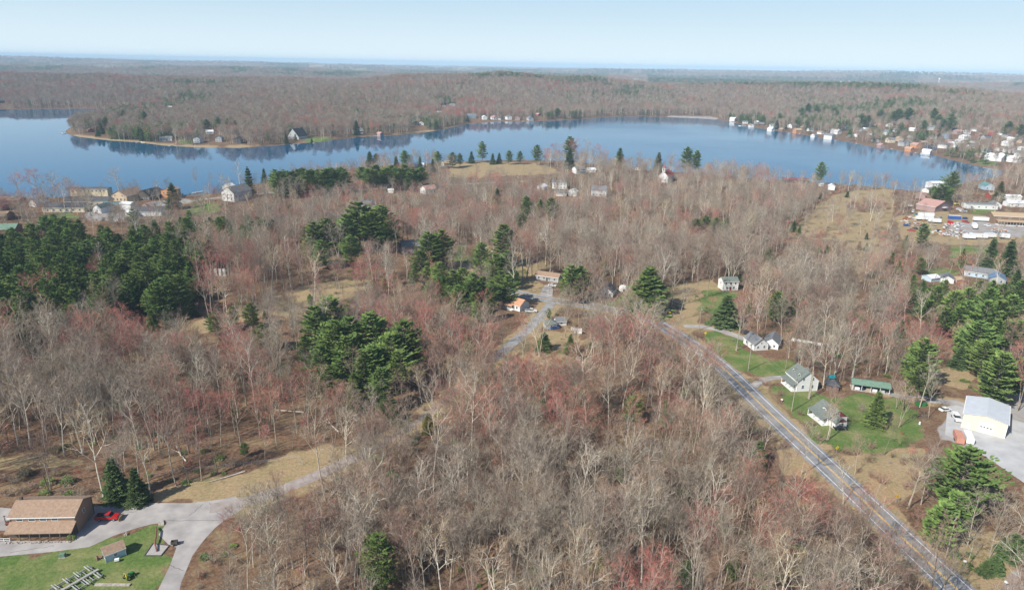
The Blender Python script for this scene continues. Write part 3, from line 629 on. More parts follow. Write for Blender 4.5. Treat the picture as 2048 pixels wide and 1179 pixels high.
# --- vehicles
TYRE = mat('tyre_rubber', (.025,.025,.025), .9); RIM = mat('wheel_rim', (.45,.45,.46), .4, .05, metal=.6)
LAMPM = mat('headlight_glass', (.7,.7,.68), .2, .05); _cars = {}
def paint(n, c): return mat('paint_' + n, c, .35, .05, .3, spec=.6)
PAINT = dict(red=paint('red', (.42,.012,.012)), white=paint('white', (.72,.72,.71)), black=paint('black', (.015,.016,.02)), silver=paint('silver', (.42,.43,.44)), blue=paint('blue', (.03,.09,.3)), navy=paint('navy', (.02,.03,.09)), tan=paint('tan', (.38,.31,.21)), green=paint('green', (.02,.16,.04)), yellow=paint('yellow', (.62,.44,.03)), orange=paint('orange', (.52,.17,.04)), grey=paint('grey', (.17,.175,.18)), teal=paint('teal', (.02,.24,.26)))
PROF = {  # side profiles (length, height): body, glasshouse
 'car': ([(-2.2,.35),(2.2,.35),(2.25,.65),(2.1,.82),(.95,.92),(-1.7,.98),(-2.2,.9)], [(-1.65,.96),(1.0,.90),(.35,1.38),(-1.05,1.42)], 1.75, (1.35,-1.35), .33),
 'suv': ([(-2.35,.4),(2.3,.4),(2.35,.8),(2.2,1.02),(1.1,1.1),(-2.3,1.12)], [(-2.28,1.1),(1.15,1.08),(.55,1.72),(-2.0,1.76)], 1.9, (1.45,-1.45), .38),
 'pickup': ([(-2.9,.5),(2.8,.5),(2.85,.9),(2.7,1.12),(1.35,1.2),(.6,1.2),(-.55,1.2),(-.55,1.12),(-2.9,1.12)], [(-.6,1.18),(1.3,1.18),(.7,1.86),(-.45,1.88)], 1.95, (1.85,-1.75), .42)}
def vehicle(kind, colr, label, loc, rz, name=None, cat=None, group=None, plow=False, cap=False):
    body, glass, W_, ax, wr = PROF[kind]; t = thing(name or {'car': 'parked_car', 'suv': 'parked_car', 'pickup': 'pickup_truck'}[kind], label, cat or {'car': 'car', 'suv': 'car', 'pickup': 'pickup'}[kind], loc, rz, group)
    key = (kind, colr)
    if key not in _cars:
        b = MB(); b.prism(body, -W_/2, W_/2, 'y')
        if kind == 'pickup': b.box(-2.85, -.6, -W_/2, -W_/2 + .1, 1.12, 1.32).box(-2.85, -.6, W_/2 - .1, W_/2, 1.12, 1.32).box(-2.9, -2.8, -W_/2, W_/2, 1.12, 1.32)
        g = MB(); n = len(glass); inn = .16
        v = []
        for s in (-1, 1):
            for i, (a, z) in enumerate(glass): v.append((a, s * (W_/2 - .03 - (inn if z > 1.25 else 0)), z))
        g.add(v, [(0,1,2,3)[::-1], (4,5,6,7)] + [(i, (i+1) % 4, 4 + (i+1) % 4, 4 + i) for i in range(4)])
        rfb = MB(); top = [p for p in glass if p[1] > 1.25]; x0 = min(p[0] for p in top); x1 = max(p[0] for p in top); z = top[0][1]
        rfb.box(x0 - .08, x1 + .08, -W_/2 + .15, W_/2 - .15, z + .005, z + .06)
        wh = MB(); wh.tube([(0, -.12, 0), (0, .12, 0)], [wr, wr], 12, cap=True); rm = MB(); rm.tube([(0, -.13, 0), (0, .13, 0)], [wr * .55] * 2, 8, cap=True)
        bed = MB().box(-2.78, -.62, -W_/2 + .12, W_/2 - .12, 1.125, 1.15)
        _cars[key] = (b.mesh('body', PAINT[colr]), g.mesh('windows', GLASS), rfb.mesh('roof', PAINT[colr]), wh.mesh('wheel', TYRE), rm.mesh('rim', RIM), MB().box(0, .05, -.16, .16, -.08, .08).mesh('headlight', LAMPM), bed.mesh('bed', TYRE))
    m = _cars[key]; bo = link('body', m[0], t); link('windows', m[1], t); link('roof', m[2], t)
    for a in ax:
        for s in (-1, 1): wo = link('wheel', m[3], t, (a, s * (W_/2 - .1), wr)); link('rim', m[4], wo)
    for s in (-1, 1): link('headlight', m[5], t, (body[2][0] - .02, s * (W_/2 - .3), body[2][1] - .05))
    if kind == 'pickup' and not cap: link('bed', m[6], t)
    if cap: part('truck_cap', MB().prism([(-2.85, 1.3), (-.6, 1.3), (-.65, 1.86), (-2.7, 1.86)], -W_/2 + .05, W_/2 - .05, 'y'), PAINT[colr], t)
    if plow:
        part('plow_frame', MB().box(2.8, 3.3, -.4, .4, .4, .9), DARKT, t)
        part('plow_blade', MB().prism([(3.3, .1), (3.42, .1), (3.3, .5), (3.45, .95), (3.33, .95), (3.2, .5)], -1.35, 1.35, 'y'), mat('plow_paint', (.34,.22,.10), .7), t)
    reg_box(loc[0], loc[1], loc[2], 4.5, 4.5, 1.7, 0, .9)
    return t
vehicle('pickup', 'red', 'red pickup truck with a snow plow, parked beside the brick house', (-104.9, 150.2, .03), R(4), plow=True)
vehicle('pickup', 'white', 'white pickup with long cap parked left of the tan metal warehouse', (*G(1912, 838), .02), R(-105), cap=True)
vehicle('car', 'black', 'black car parked in front of the small red and white house', (*G(1680, 858), .0), R(3))
vehicle('suv', 'black', 'black suv on the drive beside the white house near the highway bend', (*G(1492, 668), .05), R(-38))
vehicle('pickup', 'white', 'white pickup parked beside the house with the orange roof', (*G(1062, 624), .0), R(5))
vehicle('suv', 'navy', 'dark blue car parked under the big spruce by the crossroads', (*G(1254, 606), .0), R(25))
vehicle('car', 'blue', 'blue car parked between the small sheds by the side road', (*G(1109, 657), 0), R(20))
vehicle('car', 'white', 'small white car parked left of the white pickup by the warehouse', (*G(1890, 821), 0), R(15))
vehicle('car', 'white', 'white car at the end of the short drive by the brown roofed house', (*G(1105, 572), .05), R(-30))
# ------------------------------------------------------------------ small things of the lower left yard
def zz1(a, b): return G(a / 3.943, 880 + b / 3.943)
x, y = (zz1(855, 960)[0] + zz1(910, 860)[0]) / 2, 0
sh = house('small white shed with brown roof on the green lawn', None, 4.3, 3.4, 2.1, 1.0, 41, 'white', 'brown', 'garden_shed', 'shed', loc=(-95.6, 136.6, 0), wins=(('f', 1, 1.0, .7, .6),), over=.25, keep=1, door=('l', 0, .9, 1.8, DW), mat_w=WM['lightblue'])
wp = thing('woodpile', 'loose woodpile against the gable end of the small shed', 'woodpile', (-98.9, 134.9, 0), R(50))
for k in range(9): part('log', MB().tube([(0, -.6, 0), (0, .6, 0)], [.15, .13], 6, cap=True), WM['brown'], wp, (.3 * (k % 4), .1 * (k % 3), .15 + .26 * (k // 4)), rg.uniform(-.15, .15))
bt = thing('kettle_grill', 'white covered box with dark legs in front of the small shed', 'outdoor box', (*zz1(925, 955), 0), .3)
part('box', MB().box(-.5, .5, -.3, .3, .35, .85), FRAME, bt)
for sx in (-.4, .4):
    for sy in (-.2, .2): part('leg', MB().box(sx - .04, sx + .04, sy - .04, sy + .04, 0, .35), DARKT, bt)
# framed gravel pad with the long brown slide
px0 = [zz1(1140, 910), zz1(1270, 910), zz1(1335, 830), zz1(1205, 815)]
pd = thing('gravel_pad', 'square gravel pad in a low timber frame beside the drive', 'gravel pad', (px0[0][0], px0[0][1], 0))
loc_ = [(p[0] - px0[0][0], p[1] - px0[0][1]) for p in px0]
part('gravel', MB().add([(*p, z) for z in (.0, .07) for p in loc_], [(0,1,2,3),(4,5,6,7),(0,1,5,4),(1,2,6,5),(2,3,7,6),(3,0,4,7)]), mat('pad_gravel', (.30,.28,.26), .95, scale=4, col2=(.42,.40,.37)), pd)
for i in range(4):
    a, b = loc_[i], loc_[(i + 1) % 4]; L = math.dist(a, b); part('timber', MB().box(-L/2, L/2, -.09, .09, 0, .22), DARKT, pd, ((a[0]+b[0])/2, (a[1]+b[1])/2, 0), math.atan2(b[1]-a[1], b[0]-a[0]))
BR = mat('rusty_pipe', (.20,.075,.055), .6, .2, 2)
P = [(*zz1(1238, 880), .35), (*zz1(1225, 830), .7), (*zz1(1235, 780), .9), (*zz1(1238, 730), 1.0), (*zz1(1232, 700), .6)]
pp = tag(part('fallen_pole', MB().tube(P, [.18, .2, .2, .22, .2], 8, cap=True), BR, None), 'long curved rust brown pole lying across the framed gravel pad', 'pole')
ub = thing('utility_cabinet', 'green box shaped utility cabinet standing alone on the lawn', 'utility box', (*zz1(495, 915), 0), .2)
part('cabinet', MB().prism([(-.5, 0), (.5, 0), (.5, .75), (.35, .95), (-.5, .95)], -.6, .6), RM['green'], ub); part('base', MB().box(-.75, .75, -.65, .65, 0, .08), STONE, ub)
cb = thing('trash_trailer', 'small dark open trailer bin parked on the drive', 'bin', (*zz1(1378, 822), .03), .2)
part('bin', MB().box(-.75, .75, -.5, -.44, .35, 1.15).box(-.75, .75, .44, .5, .35, 1.15).box(-.75, -.69, -.44, .44, .35, 1.15).box(.69, .75, -.44, .44, .35, 1.15).box(-.69, .69, -.44, .44, .35, .42), DARKT, cb)
for s in (-1, 1): part('wheel', MB().tube([(0, s * .52, .3), (0, s * .68, .3)], [.3, .3], 10, cap=True), TYRE, cb)
part('tow_bar', MB().box(.75, 1.7, -.05, .05, .4, .48), DARKT, cb)
fr = thing('stone_slab', 'pale flat stone slab at the tip of the lawn by the drive', 'stone', (*zz1(1270, 655), 0), .5)
part('slab', MB().prism([(-1.1, 0), (1.2, 0), (1.0, .3), (.2, .42), (-.9, .28)], -.6, .7), STONE, fr)
st = thing('tree_stump', 'small pale cut stump pieces on the lawn above the shed', 'stump', (*zz1(985, 750), 0))
for k, (a, b) in enumerate(((0, 0), (.45, .1), (.1, .45))): part('stump', MB().tube([(a, b, 0), (a, b, .4 + .1 * k)], [.24, .2], 8, cap=True), STONE, st)
# tractor
tr = thing('lawn_tractor', 'small green and yellow tractor on the lawn above the long plank', 'tractor', (*zz1(1018, 1085), 0), R(65))
part('hood', MB().prism([(.1, .45), (1.35, .45), (1.35, .9), (1.1, 1.05), (.1, 1.1)], -.35, .35, 'y'), PAINT['green'], tr)
part('fender', MB().box(-.8, .1, -.6, .6, .55, .75), PAINT['green'], tr)
part('seat', MB().box(-.6, -.15, -.25, .25, .75, .85).box(-.65, -.55, -.25, .25, .85, 1.25), PAINT['yellow'], tr)
part('steering_wheel', MB().tube([(.15, 0, 1.1), (.0, 0, 1.3)], [.03, .2], 8), DARKT, tr)
part('roll_bar', MB().box(-.85, -.78, -.5, -.43, .7, 1.9).box(-.85, -.78, .43, .5, .7, 1.9).box(-.85, -.78, -.43, .43, 1.83, 1.9), PAINT['yellow'], tr)
for a, r_, s in ((-.45, .5, .7), (1.0, .33, .5)):
    for q in (-1, 1): wo = part('wheel', MB().tube([(a, q * s - .12, r_), (a, q * s + .12, r_)], [r_, r_], 12, cap=True), TYRE, tr); part('rim', MB().tube([(a, q * s - .13, r_), (a, q * s + .13, r_)], [r_ * .55] * 2, 10, cap=True), PAINT['yellow'], wo)
bm = tag(part('plank_beam', MB().box(0, 8.0, -.35, .35, .02, .3), STONE, None, (*zz1(750, 1140), 0), R(1)), 'long pale wooden beam lying on the grass beside the dock frames', 'beam')
# stacked dock frames
GALV = mat('galvanised_steel', (.42,.42,.40), .45, .1, metal=.35); DECKG = mat('grey_decking', (.33,.31,.29), .85, .15, 2)
a0 = zz1(640, 1178); df = thing('dock_frame', 'stack of grey metal dock frames with cross bars on the lawn', 'dock frame', (*zz1(640, 1110), 0), R(58))
part('walkway', MB().box(-6, 4, -.35, .35, .55, .68), DECKG, df)
for s in (-1, 1): part('side_rail', MB().box(-6, 3.6, s * 2.6 - .08, s * 2.6 + .08, .35, .6), GALV, df)
for a in np.linspace(-5.6, 3.4, 6):
    part('cross_bar', MB().box(a - .07, a + .07, -2.6, 2.6, .3, .45), GALV, df)
for k, a in enumerate((-4.7, -2.3, 0.1, 2.5)):
    for s in (-1, 1): part('lift_bunk', MB().box(a - .1, a + .1, s * 2.1 - 1.3, s * 2.1 + 1.3, .75, .87).box(a + .5, a + .58, s * 2.1 - 1.1, s * 2.1 + 1.1, .75, .84), mat('weathered_bunks', (.40,.39,.37), .8), df)
for a in (-5.6, -2, 1.6):
    for s in (-1, 1): part('leg', MB().box(a - .06, a + .06, s * 2.6 - .06, s * 2.6 + .06, 0, .35), GALV, df)
# person-height dark grill and the red slide by the brick house's left end
gr = thing('patio_heater', 'dark slim patio heater by the left end of the brick house', 'patio heater', (*zz1(42, 640), .02)); part('stand', MB().tube([(0, 0, 0), (0, 0, 1.6)], [.12, .05], 6, cap=True), DARKT, gr); part('hood', MB().tube([(0, 0, 1.6), (0, 0, 1.8)], [.3, .08], 8, cap=True), DARKT, gr)
rs = thing('lounge_bench', 'low rust red garden bench by the left end of the brick house', 'bench', (*zz1(75, 665), .02), .3); part('seat', MB().box(-.9, .9, -.3, .3, .4, .5), BR, rs); part('backrest', MB().box(-.9, .9, .25, .32, .5, 1.0), BR, rs)
for s in (-.7, .7): part('leg', MB().box(s - .05, s + .05, -.25, .25, 0, .4), BR, rs)
# wire fence above the dry strip
FP = smooth(Gn([(292, 958), (340, 946), (420, 938), (512, 928), (560, 922), (588, 916), (600, 921), (606, 930)]), 2)
wf = thing('wire_fence', 'long low wire fence above the strip of dry grass', 'fence', (*FP[0], 0)); o0 = FP[0]
L = 0; pmsh = MB().tube([(0, 0, -.1), (0, 0, 1.25)], [.05, .05], 5, cap=True).mesh('fence_post', GALV)
acc = [0]
for a, b in zip(FP, FP[1:]): acc.append(acc[-1] + math.dist(a, b))
s = 0
while s < acc[-1]:
    link('fence_post', pmsh, wf, (np.interp(s, acc, [p[0] for p in FP]) - o0[0], np.interp(s, acc, [p[1] for p in FP]) - o0[1], 0)); s += 2.4
for q in (.25, .5, .75, 1.0, 1.2): part('wire', MB().tube([(p[0] - o0[0], p[1] - o0[1], q) for p in FP], [.022 if q > 1.1 else .01] * len(FP), 3), GALV, wf)
# ------------------------------------------------------------------ poles, wires, signs
POLEM = mat('weathered_pole', (.30,.26,.21), .9, .2, 2)
def pole(label, px, h_, rz=0.0, arm=True, lamp=False, lean=0.0):
    x, y, z = T(*px); t = thing('utility_pole', label, 'utility pole', (x, y, max(z, 0)), rz)
    part('pole', MB().tube([(0, 0, -.3), (lean * h_ * .5, 0, h_ * .5), (lean * h_, 0, h_)], [.17, .15, .11], 8, cap=True), POLEM, t)
    if arm:
        part('crossarm', MB().box(lean * h_ - 1.1, lean * h_ + 1.1, -.06, .06, h_ - .75, h_ - .6), POLEM, t)
        for a in (-.95, .95, .25): part('insulator', MB().tube([(lean * h_ + a, 0, h_ - .6), (lean * h_ + a, 0, h_ - .4)], [.05, .03], 6, cap=True), FRAME, t)
    if lamp: part('transformer', MB().tube([(.32, 0, h_ - 2.3), (.32, 0, h_ - 1.4)], [.24, .24], 10, cap=True), GALV, t)
    return (x, y, max(z, 0) + h_ - .5)
WIRE = mat('cable', (.25,.25,.25), .6)
def wire(label, a, b, sag=.9, r=.022):
    A, B = Vector(a), Vector(b); pts = []
    for i in range(13): t = i / 12; p = A.lerp(B, t); p.z -= sag * 4 * t * (1 - t); pts.append(p - A)
    tag(part('overhead_cable', MB().tube(pts, [r] * 13, 4), WIRE, None, a), label, 'cable', 'cables strung between the roadside poles')
p1 = pole('weathered utility pole beside the highway at the lower right', (1891, 1114), 12, R(40), lamp=False)
p2 = pole('tall utility pole standing on the lawn left of the red and white house', (1583, 822), 13, R(35))
p3 = pole('utility pole on the grass verge right of the highway bend', (1496, 741), 12, R(25))
p4 = pole('utility pole at the crossroads beside the yellow diamond sign', (1398, 660), 12, R(20), lamp=True)
p5 = pole('thin utility pole in front of the dry field by the big spruce', (1333, 630), 9, R(10))
p6 = pole('bare wooden pole beside the hedge behind the brick house', (103, 978), 11.5, R(10), lean=-.03, arm=False)
p7 = pole('pale utility pole rising from red twigs above the lane', (735, 872), 9.5, R(0))
p8 = pole('utility pole with transformer in front of the white gambrel house', (1616, 796), 11, R(35), lamp=True)
p9 = pole('utility pole beside the white pickup by the side road', (1098, 588), 9, R(0), arm=False)
p10 = pole('utility pole near the lake road left of the pine row', (627, 378), 11, R(0), arm=False)
pole('white flagpole above the red crowned clump by the lake', (1168, 330), 17, 0, arm=False)
pole('street pole beside the red roofed building at the waterfront', (353, 398), 12, 0, arm=False)
pole('slim utility pole at the upper right edge behind the trailers', (2041, 487), 13, 0)
pole('pole among the grey trees left of the waterfront village', (1866, 355), 12, 0, arm=False)
pB = (*G(2060, 1240), 11.5)
for k, (nm, a, b) in enumerate((('lower right pole and the picture edge', p1, pB), ('lawn pole and the lower right pole', p2, p1), ('verge pole and the lawn pole', p3, p2), ('crossroads pole and the verge pole', p4, p3), ('field pole and the crossroads pole', p5, p4), ('small pole and the field pole', p9, p5))):
    for j, (w_, dz, off) in enumerate((('upper', 0, .9), ('lower', -1.3, .1))): wire('%s cable between the %s' % (w_, nm), (a[0] + off, a[1], a[2] + dz), (b[0] + off, b[1], b[2] + dz))
wire('cable between the hedge pole and the left picture edge', p6, (-170, 150, 9)); wire('cable from the hedge pole towards the lane pole', p6, p7, 2.0)
SIGNY = mat('sign_yellow', (.80,.55,.02), .5, .03)
def sign(label, px, size=.75, kind='diamond', m=None, hh=2.1, rz=0.0, mark=True):
    x, y, z = T(*px); t = thing('road_sign' if kind != 'mailbox' else 'mailbox', label, 'road sign' if kind != 'mailbox' else 'mailbox', (x, y, max(z, 0)), rz)
    part('post', MB().box(-.05, .05, -.04, .04, 0, hh), GALV, t)
    if kind == 'diamond':
        s = size * .75; part('plate', MB().add([(0, -.06, hh - s), (s, -.06, hh), (0, -.06, hh + s), (-s, -.06, hh), (0, -.08, hh - s), (s, -.08, hh), (0, -.08, hh + s), (-s, -.08, hh)], [(0,1,2,3), (7,6,5,4), (0,4,5,1), (1,5,6,2), (2,6,7,3), (3,7,4,0)]), SIGNY, t)
        if mark: part('arrow', MB().box(-.06, .06, -.1, -.085, hh - .3, hh + .15).box(.06, .25, -.1, -.085, hh + .03, hh + .15), DARKT, t)
    elif kind == 'plate': part('plate', MB().box(-size, size, -.08, -.05, hh - size * .7, hh + size * .7), m or FRAME, t)
    elif kind == 'mailbox': part('box', MB().box(-.2, .2, -.35, .35, hh, hh + .35), m or FRAME, t)
    return t
sign('yellow diamond warning sign on the verge below the red and white house', (1672, 906), 1.0, rz=R(20))
sign('yellow diamond warning sign on the verge among brown shrubs further down the highway', (1792, 1004), 1.0, rz=R(20))
sign('small yellow marker low at the left edge of the highway', (1706, 1020), .35, 'plate', SIGNY, .6)
sign('yellow diamond sign on the green verge by the crossroads', (1410, 674), 1.0, rz=R(15), mark=False)
sign('small yellow sign at the edge of the dry field', (1339, 629), .55, 'plate', SIGNY, 1.4)
sign('white mailbox by the highway near the lower right pole', (1928, 1130), kind='mailbox', hh=1.1, rz=.8)
sign('white mailbox at the lower right corner of the picture', (2010, 1172), kind='mailbox', hh=1.1, rz=.2)
sign('tilted white mailbox beside the highway left of the lawn pole', (1563, 804), kind='mailbox', hh=1.0, rz=.9)
sign('large white notice board beside the dry patch right of the side road', (1155, 668), 1.9, 'plate', None, 1.6)
sign('white board lying low left of the large notice board', (1146, 660), 1.2, 'plate', None, .8, rz=.3)
sign('white board standing below the two small dark evergreens', (1156, 721), 1.1, 'plate', None, 1.0, rz=.2)
# ------------------------------------------------------------------ houses of the right side
wh = house('big tan metal warehouse with silver roof in the gravel yard', None, 16.2, 12.3, 5.2, 1.1, 56, 'metal', 'silver', 'warehouse', 'warehouse', loc=(164.1, 210.6, 0), over=.25, keep=1)
wh.rotation_euler[2] = R(54.5)
# its gable end with the big door is the local -x side
gd = MB()
for i in range(5): gd.box(-2.1, 2.1, -.07, .02, .05 + i * .8, .05 + i * .8 + .77)
g_ = part('garage_door', gd, WM['white'], wh, (-8.11, -.6, 0), -math.pi/2); 
for i in range(4): part('door_window', MB().box(-.25, .25, -.1, -.06, 2.0, 2.35), GLASS, g_, (-1.35 + .9 * i, 0, 0))
part('side_door', MB().box(-.5, .5, -.06, .02, .05, 2.15), WM['white'], wh, (-8.11, 4.2, 0), -math.pi/2)
for s in (-1, 1): part('gutter', MB().box(-8.3, 8.3, s * 6.5 - .1, s * 6.5 + .1, 5.0, 5.2), FRAME, wh)
c1 = house('white gambrel house with grey green roof and dormers behind the lawn pole', None, 8.2, 8.2, 4.4, 3.4, -73, 'white', 'greygreen', loc=(111.2, 236.9, 0), wins=(('r', 2, 1.2, .9, 1.3), ('r', 2, 4.4, .7, 1.1), ('f', 3, 1.0, .9, 1.2), ('b', 3, 1.0, .9, 1.2)), porch=('f', 2.0, 2.5, -4, 4), keep=.95)
c1.rotation_euler[2] = R(-82); 
c2 = house('small red and white cottage with greyish green cross gable roof near the highway', None, 8.4, 7.2, 2.8, 2.5, -66, 'white', 'greygreen', loc=(111.0, 211.8, 0), wins=(('f', 3, .9, 1.0, 1.2), ('b', 3, .9, .9, 1.2), ('l', 2, .9, 1.0, 1.2)), chim=(1.2, .3, .6, .8), porch=('f', 2.0, 2.4, -4.2, 4.2), keep=.97)
c2.rotation_euler[2] = R(-78)
rg_ = MB(); rg_.prism([(-3.58, 2.84), (3.58, 2.84), (0, 5.22)], 4.2, 4.26); part('gable_shingle', rg_, WM['red'], c2); wo = link('window', winmesh(.7, .9, 'w')[0], c2, (4.28, 0, 3.4), math.pi/2); link('pane', winmesh(.7, .9, 'w')[1], wo)
def dormer(t, x0, y0, z0, s, w_=1.5):
    d = MB().prism([(-w_/2, z0), (w_/2, z0), (w_/2, z0 + 1.1), (0, z0 + 1.6), (-w_/2, z0 + 1.1)], min(y0, y0 - s * 2.4), max(y0, y0 - s * 2.4), 'y'); d = part('dormer', d, FRAME, t, (x0, 0, 0))
    for q in (-1, 1): part('dormer_roof', MB().prism([(0, z0 + 1.62), (q * (w_/2 + .2), z0 + .98), (q * (w_/2 + .2), z0 + 1.1), (0, z0 + 1.75)][::q], min(y0 + s * .2, y0 - s * 2.4), max(y0 + s * .2, y0 - s * 2.4), 'y'), RM['greygreen'], d)
    part('pane', MB().box(-.4, .4, y0 + s * .02 - .02, y0 + s * .02 + .02, z0 + .2, z0 + 1.0), GLASS, d)
for a in (-2.1, 2.1): dormer(c1, a, -2.6, 5.2, -1); dormer(c1, a, 2.6, 5.2, 1)
dormer(c2, 0, -2.3, 3.1, -1, 2.4)
# lower cross wing of the red and white cottage
wg = MB().prism([(-2.2, -.5), (2.2, -.5), (2.2, 2.4), (0, 4.0), (-2.2, 2.4)], 3.0, 7.0, 'x'); part('wing', wg, WM['white'], c2, (0, -.6, 0))
rw = MB()
for s in (-1, 1): rw.prism([(0, 4.02), (s * 2.5, 2.2), (s * 2.5, 2.34), (0, 4.18)][::s], 3.0, 7.4)
part('wing_roof', rw, RM['greygreen'], c2, (0, -.6, 0)); part('wing_gable', MB().prism([(-2.18, 2.45), (2.18, 2.45), (0, 4.0)], 7.0, 7.05), WM['red'], c2, (0, -.6, 0)); wo = link('window', winmesh(1.6, 1.1, 'w')[0], c2, (7.05, -.6, .9), math.pi/2); link('pane', winmesh(1.6, 1.1, 'w')[1], wo)
# open green-roofed shed
gs = thing('open_shed', 'long open sided shed with green roof and clutter inside', 'open shed', (136.5, 235.2, 0), R(-17))
part('roof', MB().prism([(-2.9, 2.5), (0, 3.6), (2.9, 2.7), (2.9, 2.83), (0, 3.75), (-2.9, 2.63)], -6.8, 6.8), RM['green'], gs); part('back_wall', MB().box(-6.4, 6.4, 2.3, 2.4, 0, 2.7), WM['wood'], gs); part('floor', MB().box(-6.5, 6.5, -2.7, 2.4, 0, .12), STONE, gs)
for a in np.linspace(-6.3, 6.3, 5): part('post', MB().box(a - .08, a + .08, -2.6, -2.44, 0, 2.62), FRAME, gs)
reg_box(136.5, 235, 0, 13, 6, 3.5, 0, .93)
for k, (a, cc, lb) in enumerate(((-4.4, 'white', 'white crate'), (-2.9, 'navy', 'dark blue crate'), (-.5, 'tan', 'tan crate'), (1.6, 'white', 'long white box'), (4.2, 'silver', 'silver crate'))):
    c_, s_ = math.cos(R(-17)), math.sin(R(-17)); tag(part('storage_box', MB().box(-.8, .8, -.5, .5, 0, .9).box(-.85, .85, -.55, .55, .9, .98), PAINT[cc], None, (136.5 + a * c_ + 1.2 * s_, 235.2 + a * s_ - 1.2 * c_, .12), R(-17)), lb + ' stored inside the long green roofed open shed', 'storage box')
house('small dark hip roofed shed beside the white gambrel house', None, 4.6, 4.2, 2.1, 1.6, -20, 'wood', 'dark', 'garden_shed', 'shed', loc=(122.3, 235.6, 0), hip=True, keep=.95, door=('f', 0, 1, 1.8, DD))
ms = thing('play_tower', 'dark play tower with teal canopy behind the gambrel house', 'play tower', (*G(1660, 768), 0), .2)
for sx in (-1, 1):
    for sy in (-1, 1): part('leg', MB().box(sx * 1.1 - .1, sx * 1.1 + .1, sy * .9 - .1, sy * .9 + .1, 0, 3.4), DARKT, ms)
part('platform', MB().box(-1.3, 1.3, -1.1, 1.1, 1.5, 1.65), DARKT, ms); part('canopy', MB().prism([(-1.3, 3.2), (1.3, 3.2), (0, 4.1)], -1.3, 1.3), PAINT['teal'], ms); part('slide', MB().prism([(1.2, 1.6), (3.4, .1), (3.4, .22), (1.2, 1.72)], -.3, .3, 'y'), PAINT['navy'], ms)
w1 = house('white house with grey roof beside the black suv', None, 8.6, 6.4, 2.9, 2.5, -78, 'white', 'grey', loc=(106.6, 275.6, 0), wins=(('r', 2, 1.0, .8, 1.1), ('f', 2, 1, .9, 1.1), ('r', 1, 3.0, .6, .7), ('b', 2, 1, .9, 1.1)), keep=.97)
house('low rear wing with grey roof right of the white house by the suv', None, 9, 6, 2.6, 2.2, 62, 'white', 'grey', 'house_wing', 'house', loc=(114.6, 277.6, 0), wins=(('l', 2, .9, .8, 1.0),), keep=.95)
pf = thing('picket_fence', 'white rail fence running right from the white house', 'fence', (*G(1583, 681), 0), R(-27)); 
for k in range(7): part('post', MB().box(k * 2 - .07, k * 2 + .07, -.07, .07, 0, 1.5), FRAME, pf)
for k in range(6): part('panel', MB().box(k * 2 + .08, k * 2 + 1.92, -.03, .03, .1, 1.4), FRAME, pf)
pf2 = thing('picket_fence', 'white picket fence at the left front of the white house by the suv', 'fence', (*G(1488, 686), 0), R(-42))
for k in range(24): part('picket', MB().box(k * .3 - .06, k * .3 + .06, -.02, .02, .1, 1.1), FRAME, pf2)
for q in (.35, .85): part('rail', MB().box(-.1, 7.1, .021, .06, q, q + .08), FRAME, pf2)
house('narrow white two storey house with green grey roof by the green field', None, 8.6, 6.2, 5.2, 1.6, 8, 'white', 'greygreen', loc=(118.4, 357.0, 0), wins=(('f', 3, 3.4, .9, 1.2), ('f', 2, .9, .9, 1.3), ('l', 1, 3.2, .8, 1.1), ('r', 2, 3.2, .8, 1.1)), door=('f', 0, 1, 2, WM['red']), keep=1)
house('white gabled cottage with dark roof left of the white dome shed', None, 9, 7.5, 2.7, 2.6, 70, 'white', 'dark', loc=(50.5, 343.5, 0), wins=(('l', 3, .9, 1.0, 1.1),), keep=.97)
bt = thing('dome_shed', 'round white dome tent shed right of the dark roofed cottage', 'dome shed', (*G(1246, 581), 0)); part('shell', MB().tube([(0, 0, 0), (0, 0, 1.6), (0, 0, 2.6), (0, 0, 3.1), (0, 0, 3.3)], [2.2, 2.2, 1.9, 1.1, .1], 14, cap=True), FRAME, bt); part('door', MB().box(-.5, .5, -2.26, -2.1, 0, 1.7), GLASS, bt); reg_box(*G(1246, 581), 0, 4, 4, 3.3, 0, 1)
house('white house with orange roof and blue porch by the side road', None, 9.5, 7.5, 2.8, 2.3, -38, 'white', 'orange', loc=(2.5, 320.0, 0), wins=(('f', 3, 1, .9, 1.1), ('l', 2, 1, .9, 1.1), ('l', 1, 3.1, .7, .8)), porch=('f', 1.8, 2.3, -4.5, 1), keep=1)
house('low brown roofed bungalow with grey walls behind the yellowish lawn', None, 13.5, 7, 2.7, 1.5, -22, 'grey', 'brown', loc=(20.5, 368.0, 0), wins=(('f', 4, 1.0, 1.1, 1.1), ('r', 1, 1, .9, 1.1)), door=('f', 0.2, 1, 2, DD), chim=(2, .3, .6, .7), keep=1)
house('grey green hip roofed cabin beside the side road', None, 5.2, 4.6, 2.3, 1.3, 12, 'grey', 'greygreen', loc=(*G(1100, 654), 0), hip=True, wins=(('f', 1, .9, 1, 1),), keep=1, name='cabin', cat='cabin')
house('grey cabin with white end wall partly behind trees by the blue car', None, 4.6, 4, 2.3, 1.3, 12, 'white', 'grey', loc=(*G(1120, 648), 0), name='cabin', cat='cabin', wins=(('f', 1, .9, 1, 1),), keep=.95)
house('large grey blue gabled house half hidden by the tall pines', (822, 503), 13, 8, 4.5, 3.2, 20, 'pink', 'grey', wins=(('f', 3, 1, 1.1, 1.2), ('f', 3, 3.4, 1.1, 1.2), ('l', 2, 1, 1, 1.2)), chim=(-5, 0, .8, 1), keep=.9)
